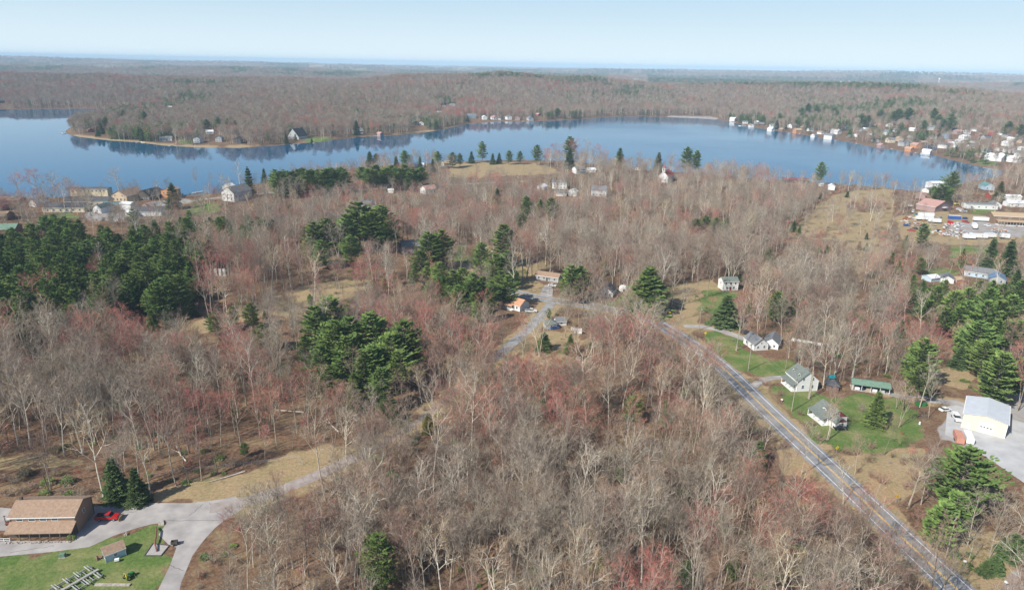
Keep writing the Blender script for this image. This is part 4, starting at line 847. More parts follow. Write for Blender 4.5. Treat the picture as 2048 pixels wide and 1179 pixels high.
for i, (u, lb) in enumerate(((432, 'left'), (441, 'middle'), (449, 'right'))):
    t = thing('white_post', '%s of the three white panels among trees right of the pine stand' % lb, 'panel', T(u, 553), .2); part('panel', MB().box(-.7, .7, -.06, .06, .4, 4.6), FRAME, t); part('post', MB().box(-.7, -.6, .061, .15, 0, 4.4), GALV, t)
reg_box(*T(440, 553), 7, 2, 4.6, 0, .97)
# yard between the lawn and the warehouse
for lb, px, m, dims in (('cream topped container left of the gravel track', (1836, 800), 'tan', (1.6, 4.4)), ('dark green dumpster below the cream container', (1840, 810), 'green', (1.6, 3.2))):
    t = thing('container', lb, 'container', (*G(*px), 0), R(-10)); a, b = dims; part('body', MB().prism([(-b/2, 0), (b/2, 0), (b/2 + .2, 1.6), (-b/2 - .2, 1.6)], -a/2, a/2, 'y'), PAINT[m], t); part('lid', MB().box(-b/2 - .25, b/2 + .25, -a/2 - .05, a/2 + .05, 1.605, 1.7), FRAME if m == 'tan' else DARKT, t)
for lb, px, m in (('faded red covered trailer beside the white trailer', (1916, 880), 'orange'), ('white covered trailer right of the faded red one', (1935, 880), 'white')):
    t = thing('trailer', lb, 'trailer', (*G(*px), 0), R(68)); part('body', MB().prism([(-3.2, .5), (3.2, .5), (3.6, 1.2), (3.1, 2.3), (-3.1, 2.3)], -1.15, 1.15, 'y'), PAINT[m] if m == 'white' else mat('faded_tarp', (.50,.24,.17), .8, .1), t)
    for a in (-.6, .5):
        for s in (-1, 1): part('wheel', MB().tube([(a, s * 1.0, .36), (a, s * 1.2, .36)], [.36, .36], 10, cap=True), TYRE, t)
    part('tow_bar', MB().box(3.2, 4.6, -.06, .06, .5, .6), DARKT, t); reg_box(*G(*px), 0, 5, 5, 2.2, 0, .95)
t = thing('board_fence', 'short dark board fence between the lawn and the brown shrubs', 'fence', (*G(1806, 812), 0), R(62)); bm_ = MB().box(-.42, .42, -.03, .03, 0, 1.7).mesh('board', WM['wood'])
for k in range(10): link('board', bm_, t, (-4 + .9 * k, 0, 0))
tag(part('burn_barrel', MB().tube([(0, 0, 0), (0, 0, .95)], [.3, .3], 10, cap=True), FRAME, None, (*G(1839, 848), 0)), 'small white barrel at the edge of the green lawn', 'barrel')
# house group at the right edge
house('long grey blue house with chimney at the right edge of the pines', (1958, 552), 15, 8, 3.0, 2.4, -32, 'lightblue', 'grey', wins=(('f', 4, 1, 1, 1.1), ('l', 2, 1, 1, 1.1)), chim=(-4, 0, .9, 1.1), keep=.95)
house('grey wing with slate roof right of the long grey blue house', (1992, 562), 12, 8, 2.8, 2.0, 60, 'grey', 'blue', name='house_wing', wins=(('l', 2, 1, 1, 1.1),), keep=.9)
house('low white shed with pale roof left of the grey blue house', (1861, 560), 7, 6, 2.3, 1.1, 20, 'lightblue', 'white', 'garage', 'garage', keep=.95)
house('white gabled garage with grey roof between the shed and the grey blue house', (1893, 562), 8, 6.5, 2.6, 1.6, 60, 'white', 'grey', 'garage', 'garage', keep=.95, wins=(('l', 1, 1, 1, 1),))
house('small tan garden shed right of the white gabled garage', (1913, 563), 4.5, 4, 2.2, 1.0, 10, 'orange', 'tan', 'garden_shed', 'shed', keep=.95)
# ------------------------------------------------------------------ the builder's yard by the lake
rr = house('large low building with faded red metal roof in the scrap yard', None, 16, 27, 4.6, 4.0, -58, 'pink', 'salmon', 'workshop', 'workshop', over=.5, keep=.97, loc=(369.5, 595.5, 0))
part('loading_canopy', MB().box(8.1, 10.5, -3, 3, 3.2, 3.4), FRAME, rr)
house('small pink shed behind the faded red roofed building', (1841, 396), 9, 8, 3.5, 2, 55, 'pink', 'salmon', 'shed', 'shed', keep=.95)
house('white two storey lakeside house above the dark green pines', (1870, 378), 17, 9, 6, 1.2, 8, 'white', 'white', wins=(('f', 5, 3.4, 1.2, 1.1), ('f', 5, .8, 1.2, 1.1)), keep=.95)
house('white cottage with deck left of the lakeside pines', (1855, 384), 9, 7, 3, 1.6, 30, 'white', 'grey', wins=(('f', 2, 1, 1, 1),), keep=.9)
house('long white flat roofed building right of the scrap yard', (1958, 416), 26, 10, 4.2, .6, -6, 'white', 'grey', 'storage_building', 'storage building', wins=(('f', 4, 1.4, 1.2, 1.0),), keep=.97)
house('small white gabled house beside the long white building', (1988, 416), 9, 8, 4.0, 2.4, 75, 'white', 'grey', wins=(('l', 2, 1.0, 1.1, 1.2), ('l', 1, 4.0, .9, .9)), keep=.97)
house('brown barn with tan roof and white lean to at the right edge', (2010, 446), 24, 11, 6.5, 2.2, -10, 'brown', 'tan', 'barn', 'barn', wins=(('f', 3, 4.4, 1.2, 1.1),), keep=.97, porch=('f', 5, 3.0, -10, 10))
house('white house with light blue gable near the lake end', (1972, 378), 12, 10, 4, 2.8, 85, 'lightblue', 'teal', wins=(('l', 2, 1.2, 1.1, 1.2),), keep=.95)
house('white garage with shallow roof at the far right edge', (2022, 398), 14, 8, 3.2, 1.2, -4, 'white', 'white', 'garage', 'garage', keep=.95)
house('white gabled shed with grey roof on the right edge below the garage', (2030, 412), 18, 8, 3.4, 2, -2, 'white', 'white', 'shed', 'shed', wins=(('f', 3, 1.2, 1.1, 1),), keep=.95)
house('red walled house between the conifer and the blue gabled house', (1985, 396), 10, 7, 3.4, 1.8, 0, 'red', 'brown', keep=.9, wins=(('f', 3, 1, 1, 1),))
def boxthing(name, cat, label, px, L, W_, H_, rz, m, lid=None, wheels=False, z0=.0):
    x, y, z = T(*px); t = thing(name, label, cat, (x, y, max(z, 0)), R(rz)); b = MB().box(-L/2, L/2, -W_/2, W_/2, z0 + .15, H_)
    for k in range(int(L / .8)): a = -L/2 + .4 + k * .8; b.box(a - .08, a + .08, -W_/2 - .05, W_/2 + .05, z0 + .2, H_ - .1)
    part('body', b, PAINT[m], t); part('roof', MB().box(-L/2 - .05, L/2 + .05, -W_/2 - .08, W_/2 + .08, H_ + .004, H_ + .12), PAINT[lid or m], t)
    if wheels:
        for a in (-L/2 + .9, -L/2 + 2.0):
            for s in (-1, 1): part('wheel', MB().tube([(a, s * (W_/2 - .3), .5), (a, s * (W_/2 - .02), .5)], [.5, .5], 10, cap=True), TYRE, t)
        part('landing_leg', MB().box(L/2 - 2, L/2 - 1.8, -.6, .6, 0, z0 + .15), DARKT, t)
    reg_box(x, y, max(z, 0), L, W_, H_, R(rz), .95); return t
boxthing('container', 'container', 'blue container in the middle of the scrap yard', (1908, 438), 9, 2.6, 2.9, -10, 'blue', 'white')
for lb, px, L, rz, zz0 in (('upper white trailer left of the blue container', (1851, 434), 12, -8, 1.1), ('lower white trailer left of the blue container', (1848, 441), 13, -10, 1.1), ('white trailer with dark wheels in front of the lower white trailer', (1868, 446), 9, -12, 1.1),
        ('leftmost trailer of the lower right white row', (1937, 478), 8, -10, .9), ('long white trailer second in the lower right row', (1956, 477), 12, -6, .9), ('white box trailer at the right end of the lower row', (1978, 476), 8, 3, .9), ('white box trailer standing beside the brown barn', (1948, 456), 10, 65, .9), ('low white trailer above the brown barn yard', (1963, 443), 13, -8, .9), ('white trailer at the right of the brown barn yard', (2008, 477), 6, -20, .9)):
    boxthing('box_trailer', 'trailer', lb, px, L, 2.6, 3.6, rz, 'white', None, True, zz0)
boxthing('container', 'container', 'rusty red container beside the junk piles', (1900, 448), 5, 2.4, 2.4, 80, 'red')
bl = thing('bulldozer', 'yellow earthmover behind the faded red roofed building', 'digger', T(1912, 410), .4)
part('body', MB().box(-2.2, 1.2, -1, 1, .9, 2.2), PAINT['yellow'], bl); part('cab', MB().box(-.8, .7, -.8, .8, 2.2, 3.4), GLASS, bl); part('blade', MB().box(2.6, 2.8, -1.6, 1.6, .1, 1.4).box(1.2, 2.6, -1.2, -1, .5, .8).box(1.2, 2.6, 1, 1.2, .5, .8), PAINT['yellow'], bl)
for s in (-1, 1): part('track', MB().prism([(-2.2, .1), (1.9, .1), (2.3, .5), (1.9, .9), (-2.2, .9), (-2.6, .5)], s * 1.3 - .3, s * 1.3 + .3, 'y'), TYRE, bl)
rg = random.Random(12); cols = ['white', 'white', 'white', 'silver', 'blue', 'red', 'black', 'tan', 'grey', 'teal', 'white', 'orange']
for k, (u, v) in enumerate([(1821,412),(1826,424),(1834,437),(1829,446),(1813,452),(1822,462),(1830,458),(1838,455),(1846,452),(1832,430),(1892,456),(1887,462),(1915,447),(1921,452),(1914,458),(1924,462),(1930,438),(1931,445),(1876,462),(1870,455),(1995,466),(2004,470),(1975,452),(1812,438),(1842,462),(1918,420),(1926,424),(1880,436)]):
    x, y, z = T(u, v); cc = cols[k % 12]; kd = ('car', 'suv', 'pickup')[k % 3]
    where = 'left part' if u < 1850 else 'middle' if u < 1905 else 'right part'; row = 'near the workshop wall' if v < 430 else 'at the lower edge' if v > 456 else 'among the junk piles'
    vehicle(kd, cc, '%s %s in the %s of the scrap yard %s' % (cc, {'car': 'car', 'suv': 'van', 'pickup': 'pickup'}[kd], where, row), (x, y, max(z, 0)), rg.uniform(0, 6.28), group='vehicles standing in the scrap yard')
jk = MB(); rg = random.Random(3)
JP = [T(*p) for p in ((1836,450),(1818,446),(1906,452),(1912,466),(1885,470),(1899,470),(1842,438),(1823,437),(1940,470),(2000,462))]
for (x, y, z) in JP:
    for k in range(46):
        s = rg.uniform(.2, .9); a, b, c = x + rg.gauss(0, 2.8), y + rg.gauss(0, 3.4), rg.uniform(0, 1.1); jk.box(a - s, a + s * .6, b - s * .7, b + s * .7, c - .1, c + s * .6, rg.choice((0, 0, 1, 2, 3, 4)))
tag(part('scrap_debris', jk, [PAINT['white'], WM['tan'], WM['grey'], BR, PAINT['orange']], None), 'heaps of mixed scrap and boards between the vehicles of the scrap yard', 'scrap heap', kind='stuff')
# ------------------------------------------------------------------ the middle ground
house('white gabled house among grey trees below the dark pine block', (857, 386), 12, 9, 4.5, 2.8, 40, 'white', 'salmon', wins=(('f', 3, 1.2, 1.1, 1.3), ('l', 2, 1.2, 1, 1.2)), keep=.95)
house('white two storey house with grey roof, largest of the upper middle group', (1119, 376), 14, 9, 6, 2.2, -5, 'white', 'grey', wins=(('f', 4, 3.8, 1.1, 1.2), ('f', 4, 1, 1.1, 1.2)), keep=.97)
house('grey roofed garage below the two storey white house', (1121, 391), 11, 8, 3, 1.6, -5, 'cream', 'grey', 'garage', 'garage', keep=.95, door=('f', 0, 5, 2.3, DW))
house('small white gabled shed left of the two storey white house', (1085, 379), 9, 7, 3.4, 2, 60, 'white', 'white', 'shed', 'shed', keep=.93)
house('white gabled shed right of the grey roofed garage', (1146, 391), 9, 8, 4, 2.4, 75, 'white', 'white', 'shed', 'shed', keep=.95, wins=(('l', 1, 1.2, 1.1, 1.1),))
house('white saltbox house with steep grey roof between the group and the church', (1198, 391), 14, 9, 5.5, 3.8, -12, 'white', 'grey', wins=(('f', 4, 1, 1.1, 1.2), ('l', 2, 1, 1, 1.2), ('l', 1, 3.6, 1, 1.2)), keep=.97)
chh = house('white church with red roof near the lake', (1331, 362), 22, 11, 6.5, 5.2, 62, 'white', 'red', 'church', 'church', wins=(('f', 4, 1.6, 1.0, 2.6), ('l', 2, 1.6, 1.0, 2.4)), keep=.97)
part('bell_tower', MB().box(-10.5, -7.5, -1.5, 1.5, 8, 15), WM['white'], chh); part('tower_roof', MB().add([(-10.8, -1.8, 15), (-7.2, -1.8, 15), (-7.2, 1.8, 15), (-10.8, 1.8, 15), (-9, 0, 17.5)], [(0,1,2,3),(0,1,4),(1,2,4),(2,3,4),(3,0,4)]), RM['red'], chh)
part('louvre', MB().box(-.6, .6, -.06, .02, 12.3, 14.4), DARKT, chh, (-10.52, 0, 0), -math.pi/2); part('louvre', MB().box(-.6, .6, -.06, .02, 12.3, 14.4), DARKT, chh, (-9, -1.52, 0))
house('white farmhouse with dark porch under the red crowned clump', (1157, 346), 12, 9, 5, 2.6, 30, 'white', 'grey', wins=(('f', 3, 1.2, 1.1, 1.2), ('f', 3, 3.4, 1, 1)), keep=.9, porch=('f', 2, 2.5, -5, 5))
house('white cottage behind bare trees left of the church', (1280, 340), 10, 7, 3.6, 2.2, -30, 'white', 'grey', wins=(('f', 3, 1, 1, 1.1),), keep=.9)
house('white outbuilding half hidden right of the white farmhouse', (1182, 344), 9, 7, 3, 2, 10, 'white', 'white', 'garage', 'garage', keep=.7)
house('long low building with maroon roof right of the dense grey trees', (1590, 364), 26, 9, 3, 1.6, -6, 'dark', 'maroon', 'lodge', 'lodge', keep=.93)
house('small white shed with rounded front in the dry meadow', (1662, 379), 6.5, 6, 4, 1.8, 70, 'white', 'white', 'shed', 'shed', keep=1, wins=(('f', 1, 1.2, 1, 1),))
house('tiny white hut left of the white meadow shed', (1642, 372), 3.5, 3, 2.2, .8, 20, 'white', 'white', 'hut', 'hut', keep=.9)
house('tan cabin with sloping roof under the lakeside pines', (893, 331), 10, 7, 3.5, 2.2, 30, 'cream', 'tan', 'cabin', 'cabin', keep=.95)
house('pale cottage beside the pink flowering tree by the lake', (838, 334), 11, 7, 3, 1.6, 10, 'white', 'white', keep=.85)
house('low grey roofed house under the dark pine block', (765, 372), 14, 8, 3, 1.6, 0, 'white', 'grey', keep=.93, wins=(('f', 4, 1, 1.2, 1.1),))
house('white ticket booth sized hut beside the lake road', (782, 385), 5, 3.4, 2.8, .7, 0, 'white', 'white', 'hut', 'hut', keep=1)
af = house('narrow white A shaped cabin beside the pine block', (806, 372), 6, 7, .6, 9, 70, 'white', 'grey', 'cabin', 'cabin', keep=.95)
house('grey roof peeking out behind the tallest pair of pines', (734, 417), 12, 8, 4.5, 2.4, 15, 'white', 'grey', keep=.9)
# ------------------------------------------------------------------ waterfront on the left
WL = [
 ('long yellow two storey motel with flat dark roof on the shore', (184, 391), 31, 9, 5.4, 1.0, 6, 'yellow', 'dark', 'motel', 'motel', (('f', 9, 3.2, 1.4, 1.2),)),
 ('tan chalet with broad brown gable right of the motel', (257, 400), 20, 15, 5.5, 4, 78, 'tan', 'brown', 'lodge', 'lodge', (('l', 4, 1.6, 1.4, 1.6), ('l', 2, 5, 1.2, 1.3))),
 ('dark timber lodge with black gable on the shore', (302, 396), 20, 14, 3.6, 4.6, 80, 'dark', 'black', 'lodge', 'lodge', (('l', 4, 1, 1.4, 1.4),)),
 ('red brown boathouse behind the shore conifer', (343, 393), 13, 10, 6.5, 1.6, 85, 'orange', 'brown', 'boathouse', 'boathouse', (('l', 2, 3.6, 1.2, 1.3),)),
 ('large white gabled house with grey roof right of the shore lawn', (475, 398), 22, 13, 7.5, 4.5, 70, 'white', 'grey', 'house', 'house', (('l', 3, 1.6, 1.1, 1.5), ('l', 3, 4.8, 1.1, 1.4), ('f', 5, 3, 1.1, 1.4))),
 ('narrow white tower house left of the large white gabled house', (460, 392), 8, 7, 9, 2, 70, 'white', 'white', 'house', 'house', (('l', 2, 6, 1, 1.3),)),
 ('long single storey building with dark blue roof and cream gable', (136, 421), 30, 13, 3.6, 2.6, 8, 'cream', 'dark', 'motel', 'motel', (('l', 2, 1.1, 1.2, 1.2), ('f', 6, 1.1, 1.2, 1.2))),
 ('long building with dark roof behind the cream gabled one', (180, 410), 32, 12, 4.2, 2.6, 8, 'cream', 'dark', 'motel', 'motel', (('f', 7, 1.3, 1.2, 1.2),)),
 ('small white gabled cottage left of the long dark roofs', (80, 411), 11, 9, 3.4, 2.6, 65, 'white', 'grey', 'house', 'house', (('l', 2, 1, 1.1, 1.2),)),
 ('low cabin with brown roof at the far left shore', (25, 405), 17, 9, 3.2, 1.6, 2, 'brown', 'brown', 'cabin', 'cabin', ()),
 ('dark house at the left edge beside the red tree', (2, 420), 9, 8, 5, 2.4, 80, 'dark', 'dark', 'house', 'house', ()),
 ('small white gabled house with green grey porch roof', (209, 423), 12, 8, 4, 2.6, 70, 'white', 'greygreen', 'house', 'house', (('l', 1, 1.2, 1.1, 1.3),)),
 ('white flat cottage with green porch roof behind the trees', (226, 417), 11, 8, 4.2, 1.4, 5, 'white', 'teal', 'house', 'house', (('f', 3, 1.2, 1.1, 1.1),)),
 ('tall white shed left of the black roofed garage', (258, 418), 9, 8, 5, 1, -5, 'white', 'white', 'shed', 'shed', ()),
 ('long garage with black roof and white gable end', (297, 429), 22, 11, 3.6, 2.6, 10, 'white', 'dark', 'garage', 'garage', (('l', 2, .9, 1.8, 1.7),)),
 ('white carport end left of the black roofed garage', (264, 433), 6, 6, 4.2, 1, 0, 'white', 'white', 'carport', 'carport', ()),
 ('brown barn roof at the left edge above the green roof', (0, 438), 15, 11, 3.6, 2.4, 5, 'brown', 'brown', 'barn', 'barn', ()),
 ('low house with bright green roof at the left edge', (14, 463), 15, 11, 3, 2.6, 12, 'brown', 'green', 'house', 'house', ()),
 ('small green roofed shed behind the left pines', (72, 462), 8, 6, 3, 1.4, 5, 'wood', 'green', 'shed', 'shed', ())]
for lb, px, L, W_, H_, rs_, yw, wl, rf, nm, ct, wn in WL: house(lb, px, L, W_, H_, rs_, yw, wl, rf, nm, ct, wn, keep=.95)
vehicle('car', 'white', 'white car parked below the long cream gabled building', (*T(135, 425)[:2], .1), .3); vehicle('car', 'silver', 'silver car parked right of the long cream gabled building', (*T(178, 431)[:2], .1), 2.9); vehicle('suv', 'black', 'dark van parked beside the red brown boathouse', (*T(365, 395)[:2], .1), .2)
# ------------------------------------------------------------------ houses round the lake, each where it stands
CN = dict(white='white', cream='cream', tan='tan', grey='grey', brown='brown', red='red', orange='orange', blue='blue', navy='dark blue', pink='pinkish', dark='dark', lightblue='pale blue', yellow='yellow')
LAKEHS = [(1466,242,'white','white',1),(1490,247,'white','grey',0),(1502,254,'white','brown',0),(1545,256,'white','grey',1),(1541,264,'white','white',0),(1564,263,'brown','brown',0),(1583,256,'white','grey',1),(1594,266,'orange','tan',1),(1671,268,'white','white',1),(1658,278,'white','grey',1),(1691,260,'white','grey',1),(1712,273,'white','salmon',0),(1731,261,'white','white',0),(1740,254,'grey','grey',0),(1757,253,'orange','orange',0),(1778,253,'white','white',0),(1773,270,'white','grey',1),(1780,285,'cream','grey',1),(1798,282,'tan','tan',1),(1750,284,'grey','dark',0),(1761,295,'pink','salmon',0),(1806,292,'grey','grey',1),(1831,296,'orange','salmon',1),(1818,302,'orange','orange',0),(1860,300,'navy','dark',1),(1853,307,'white','white',0),(1887,296,'white','grey',1),(1907,294,'white','white',1),(1864,260,'grey','grey',1),(1880,260,'brown','brown',0),(1893,277,'blue','blue',1),(1864,277,'white','grey',0),(1915,268,'pink','salmon',1),(1933,267,'white','white',0),(1928,279,'white','white',1),(1956,272,'red','brown',0),(1984,270,'red','red',1),(1971,279,'grey','dark',1),(2023,281,'white','white',0),(2014,292,'white','white',1),(1991,292,'red','brown',0),(2018,305,'white','grey',1),(2042,300,'white','white',0),(1989,321,'white','white',2),(2027,324,'white','white',1),(1940,296,'white','grey',0),(1918,286,'white','white',0),(1906,262,'grey','grey',0),(1845,288,'brown','brown',0),(1700,276,'brown','grey',0),(1620,262,'white','grey',0),(1606,258,'brown','brown',0),(1522,250,'brown','grey',0),(1512,247,'white','white',0),(2040,285,'tan','grey',0),(1960,255,'pink','brown',0),(1792,264,'white','grey',0),(1825,262,'white','white',0),(1948,262,'white','grey',0),(1975,261,'brown','brown',0),(2000,270,'white','grey',0),(2012,275,'grey','grey',0),(2037,271,'white','white',0),(2046,262,'tan','brown',0),(1998,301,'white','brown',0),(1972,305,'grey','grey',0),(2005,314,'white','white',0),(1958,314,'pink','brown',0),(2042,313,'white','grey',1),(1945,285,'grey','dark',0),(1900,286,'white','salmon',0),(1876,286,'brown','dark',0),(1822,275,'white','brown',0),(1816,287,'tan','grey',0),(1742,269,'white','brown',0),(1720,262,'grey','grey',0),(1641,268,'white','brown',0),(1628,275,'white','grey',0)]
FARHS = [(888,214,'white','grey',0),(905,214,'grey','grey',1),(878,227,'white','white',0),(943,236,'blue','grey',2),(969,239,'white','white',1),(988,239,'white','salmon',1),(1002,240,'grey','dark',0),(1017,239,'white','grey',1),(1035,240,'pink','brown',1),(1049,238,'brown','brown',0),(1060,241,'grey','grey',1),(831,250,'dark','green',1),(843,250,'white','white',0),(716,268,'grey','grey',1),(761,273,'pink','salmon',0),(181,264,'red','brown',0),(201,262,'red','red',1),(420,267,'white','white',0),(397,285,'white','grey',1),(440,283,'grey','grey',1),(478,286,'dark','dark',1),(1076,231,'red','salmon',0),(2,206,'dark','dark',1),(340,217,'white','white',0),(1682,165,'white','white',1),(1698,165,'white','white',1),(1723,167,'white','white',0),(97,143,'white','salmon',1)]
_t = ['first', 'second', 'third', 'fourth', 'fifth', 'sixth', 'seventh', 'eighth', 'ninth']
ordn = ['first', 'second', 'third', 'fourth', 'fifth', 'sixth', 'seventh', 'eighth', 'ninth', 'tenth', 'eleventh', 'twelfth', 'thirteenth', 'fourteenth', 'fifteenth', 'sixteenth', 'seventeenth', 'eighteenth', 'nineteenth', 'twentieth'] + ['twenty-' + q for q in _t] + ['thirtieth'] + ['thirty-' + q for q in _t] + ['fortieth'] + ['forty-' + q for q in _t]
def lake_houses(L, where, grp, seed):
    rg = random.Random(seed); cnt = {}
    for (u, v, wl, rf, sz) in sorted(L): cnt.setdefault((wl, rf), []).append((u, v))
    for (u, v, wl, rf, sz) in sorted(L):
        sib = cnt[(wl, rf)]; k = sib.index((u, v)); o_ = 'only ' if len(sib) == 1 else '' ; 
        base = '%s walled house with %s roof' % (CN[wl], {'salmon': 'faded red'}.get(rf, rf))
        rfn = {'salmon': 'faded red', 'greygreen': 'greenish'}.get(rf, rf); lb = ('the only %s house with %s roof %s' % (CN[wl], rfn, where)) if len(sib) == 1 else '%s from left of the %s houses with %s roofs %s' % (ordn[k], CN[wl], rfn, where)
        x, y, z = T(u, v); L_ = (10, 13, 19)[sz] * rg.uniform(.9, 1.15); W_ = L_ * .72; H_ = (3.6, 5.6, 5)[sz] * rg.uniform(.9, 1.1)
        face = math.degrees(math.atan2(-x, y)) * .0; yaw = rg.choice((90, 90, 0)) + rg.uniform(-25, 25) + 20
        n1 = 3 if sz else 2
        wn = [('f', n1, H_ - 1.9, 1.3, 1.2), ('l', 2, H_ - 1.9, 1.3, 1.2)] + ([('f', n1, .8, 1.3, 1.3), ('l', 2, .8, 1.3, 1.3)] if sz else [])
        house(lb, None, L_, W_, H_, W_ * .28, yaw, wl, rf, 'lake_house', 'house', wn, loc=(x, y, z), over=.6, group=grp, keep=1 if grp.startswith('scattered') else .95)
lake_houses(LAKEHS, 'in the eastern village', 'houses of the village on the eastern shore', 3)
lake_houses(FARHS, 'beyond the lake', 'scattered houses on the far side of the lake', 5)
house('white cottage with green grey roof on the small peninsula lawn', (333, 281), 17, 10, 3.6, 2.6, 12, 'white', 'greygreen', 'lake_house', 'house', (('f', 4, 1.2, 1.4, 1.3), ('l', 2, 1.2, 1.2, 1.3)), keep=1)
house('big grey gabled house with black roof on the peninsula point', (596, 277), 22, 21, 4, 11.5, 68, 'grey', 'black', 'lake_house', 'house', (('l', 3, 1.5, 1.8, 2.0), ('l', 2, 6, 1.6, 1.8)), keep=1, chim=(5, 0, 1.4, 1.4))
wt = thing('water_tower', 'slim white water tower on the far wooded plain at right', 'water tower', T(1876, 172)); part('shaft', MB().tube([(0, 0, 0), (0, 0, 44)], [3.2, 2.2], 10, cap=True), FRAME, wt); part('tank', MB().tube([(0, 0, 44), (0, 0, 48), (0, 0, 54), (0, 0, 57)], [2.5, 7, 7, 2], 12, cap=True), FRAME, wt)
# docks and boats
DK = mat('dock_boards', (.45,.42,.38), .8, .12); _dk = MB().box(0, 11, -1.1, 1.1, .55, .7).mesh('deck', DK); _dp = MB().box(-.12, .12, -.12, .12, -1.5, .7).mesh('pile', DK)
def dock(label, u, v, ang):
    x, y = G(u, v, LZ); t = thing('boat_dock', label, 'dock', (x, y, LZ), R(ang), 'boat docks round the lake'); link('deck', _dk, t)
    for a in (.3, 5.5, 10.7):
        for s in (-.95, .95): link('pile', _dp, t, (a, s, 0))
for lb, u, v, a in (('white boat dock below the big grey gabled house', 600, 288, -140), ('second dock right of the big grey gabled house', 625, 286, -60), ('dock below the white peninsula cottage', 345, 291, -90), ('dock at the tip of the peninsula', 133, 266, 190), ('dock beside the boathouse of the peninsula', 283, 284, -100), ('dock under the white lodge houses of the far shore', 970, 247, -80), ('dock at the right end of the far shore houses', 1045, 243, -80), ('dock below the white house near the beach', 1470, 246, -110), ('dock right of the beach houses', 1490, 251, -110), ('dock under the orange house of the eastern village', 1600, 268, -120), ('dock below the red roofed eastern houses', 1712, 287, -110), ('dock below the cream house of the eastern shore', 1782, 298, -110), ('dock below the faded red deck house', 1830, 306, -110), ('dock below the dark blue house', 1856, 311, -110), ('dock behind the yellow motel', 190, 386, 95), ('dock behind the dark timber lodge', 300, 385, 95), ('dock right of the red brown boathouse', 385, 387, 60), ('dock behind the white gabled house of the left shore', 455, 377, 80)): dock(lb, u, v, a)
BOATW = mat('boat_hull', (.75,.75,.74), .4, .04)
def boat(label, u, v, a):
    x, y = G(u, v, LZ); t = thing('motor_boat', label, 'boat', (x, y, LZ), R(a), 'boats moored on the lake')
    part('hull', MB().add([(-3, -1.1, 0), (2, -1.1, 0), (3.6, 0, .2), (2, 1.1, 0), (-3, 1.1, 0), (-3, -1.25, .9), (2, -1.3, 1), (4.2, 0, 1.2), (2, 1.3, 1), (-3, 1.25, .9)], [(4,3,2,1,0),(0,1,6,5),(1,2,7,6),(2,3,8,7),(3,4,9,8),(4,0,5,9),(5,6,7,8,9)]), BOATW, t); part('windshield', MB().prism([(.2, 1.0), (1.2, 1.0), (.6, 1.7), (.3, 1.7)], -.9, .9, 'y'), GLASS, t); part('canopy', MB().box(-2, .4, -1.1, 1.1, 2.1, 2.2).box(-1.9, -1.8, -1, -.9, 1, 2.1).box(-1.9, -1.8, .9, 1, 1, 2.1), PAINT['navy'], t)
for lb, u, v, a in (('white boat on the lift at the peninsula tip', 127, 267, 10), ('white boat moored left of the peninsula cottage', 287, 285, 170), ('white boat moored right of the peninsula cottage', 386, 292, 10), ('white boat at the dock below the white houses of the far shore', 985, 247, 20), ('white boat moored below the faded red deck house', 1846, 308, 160), ('white boat moored below the white house near the beach', 1480, 252, 150)): boat(lb, u, v, a)
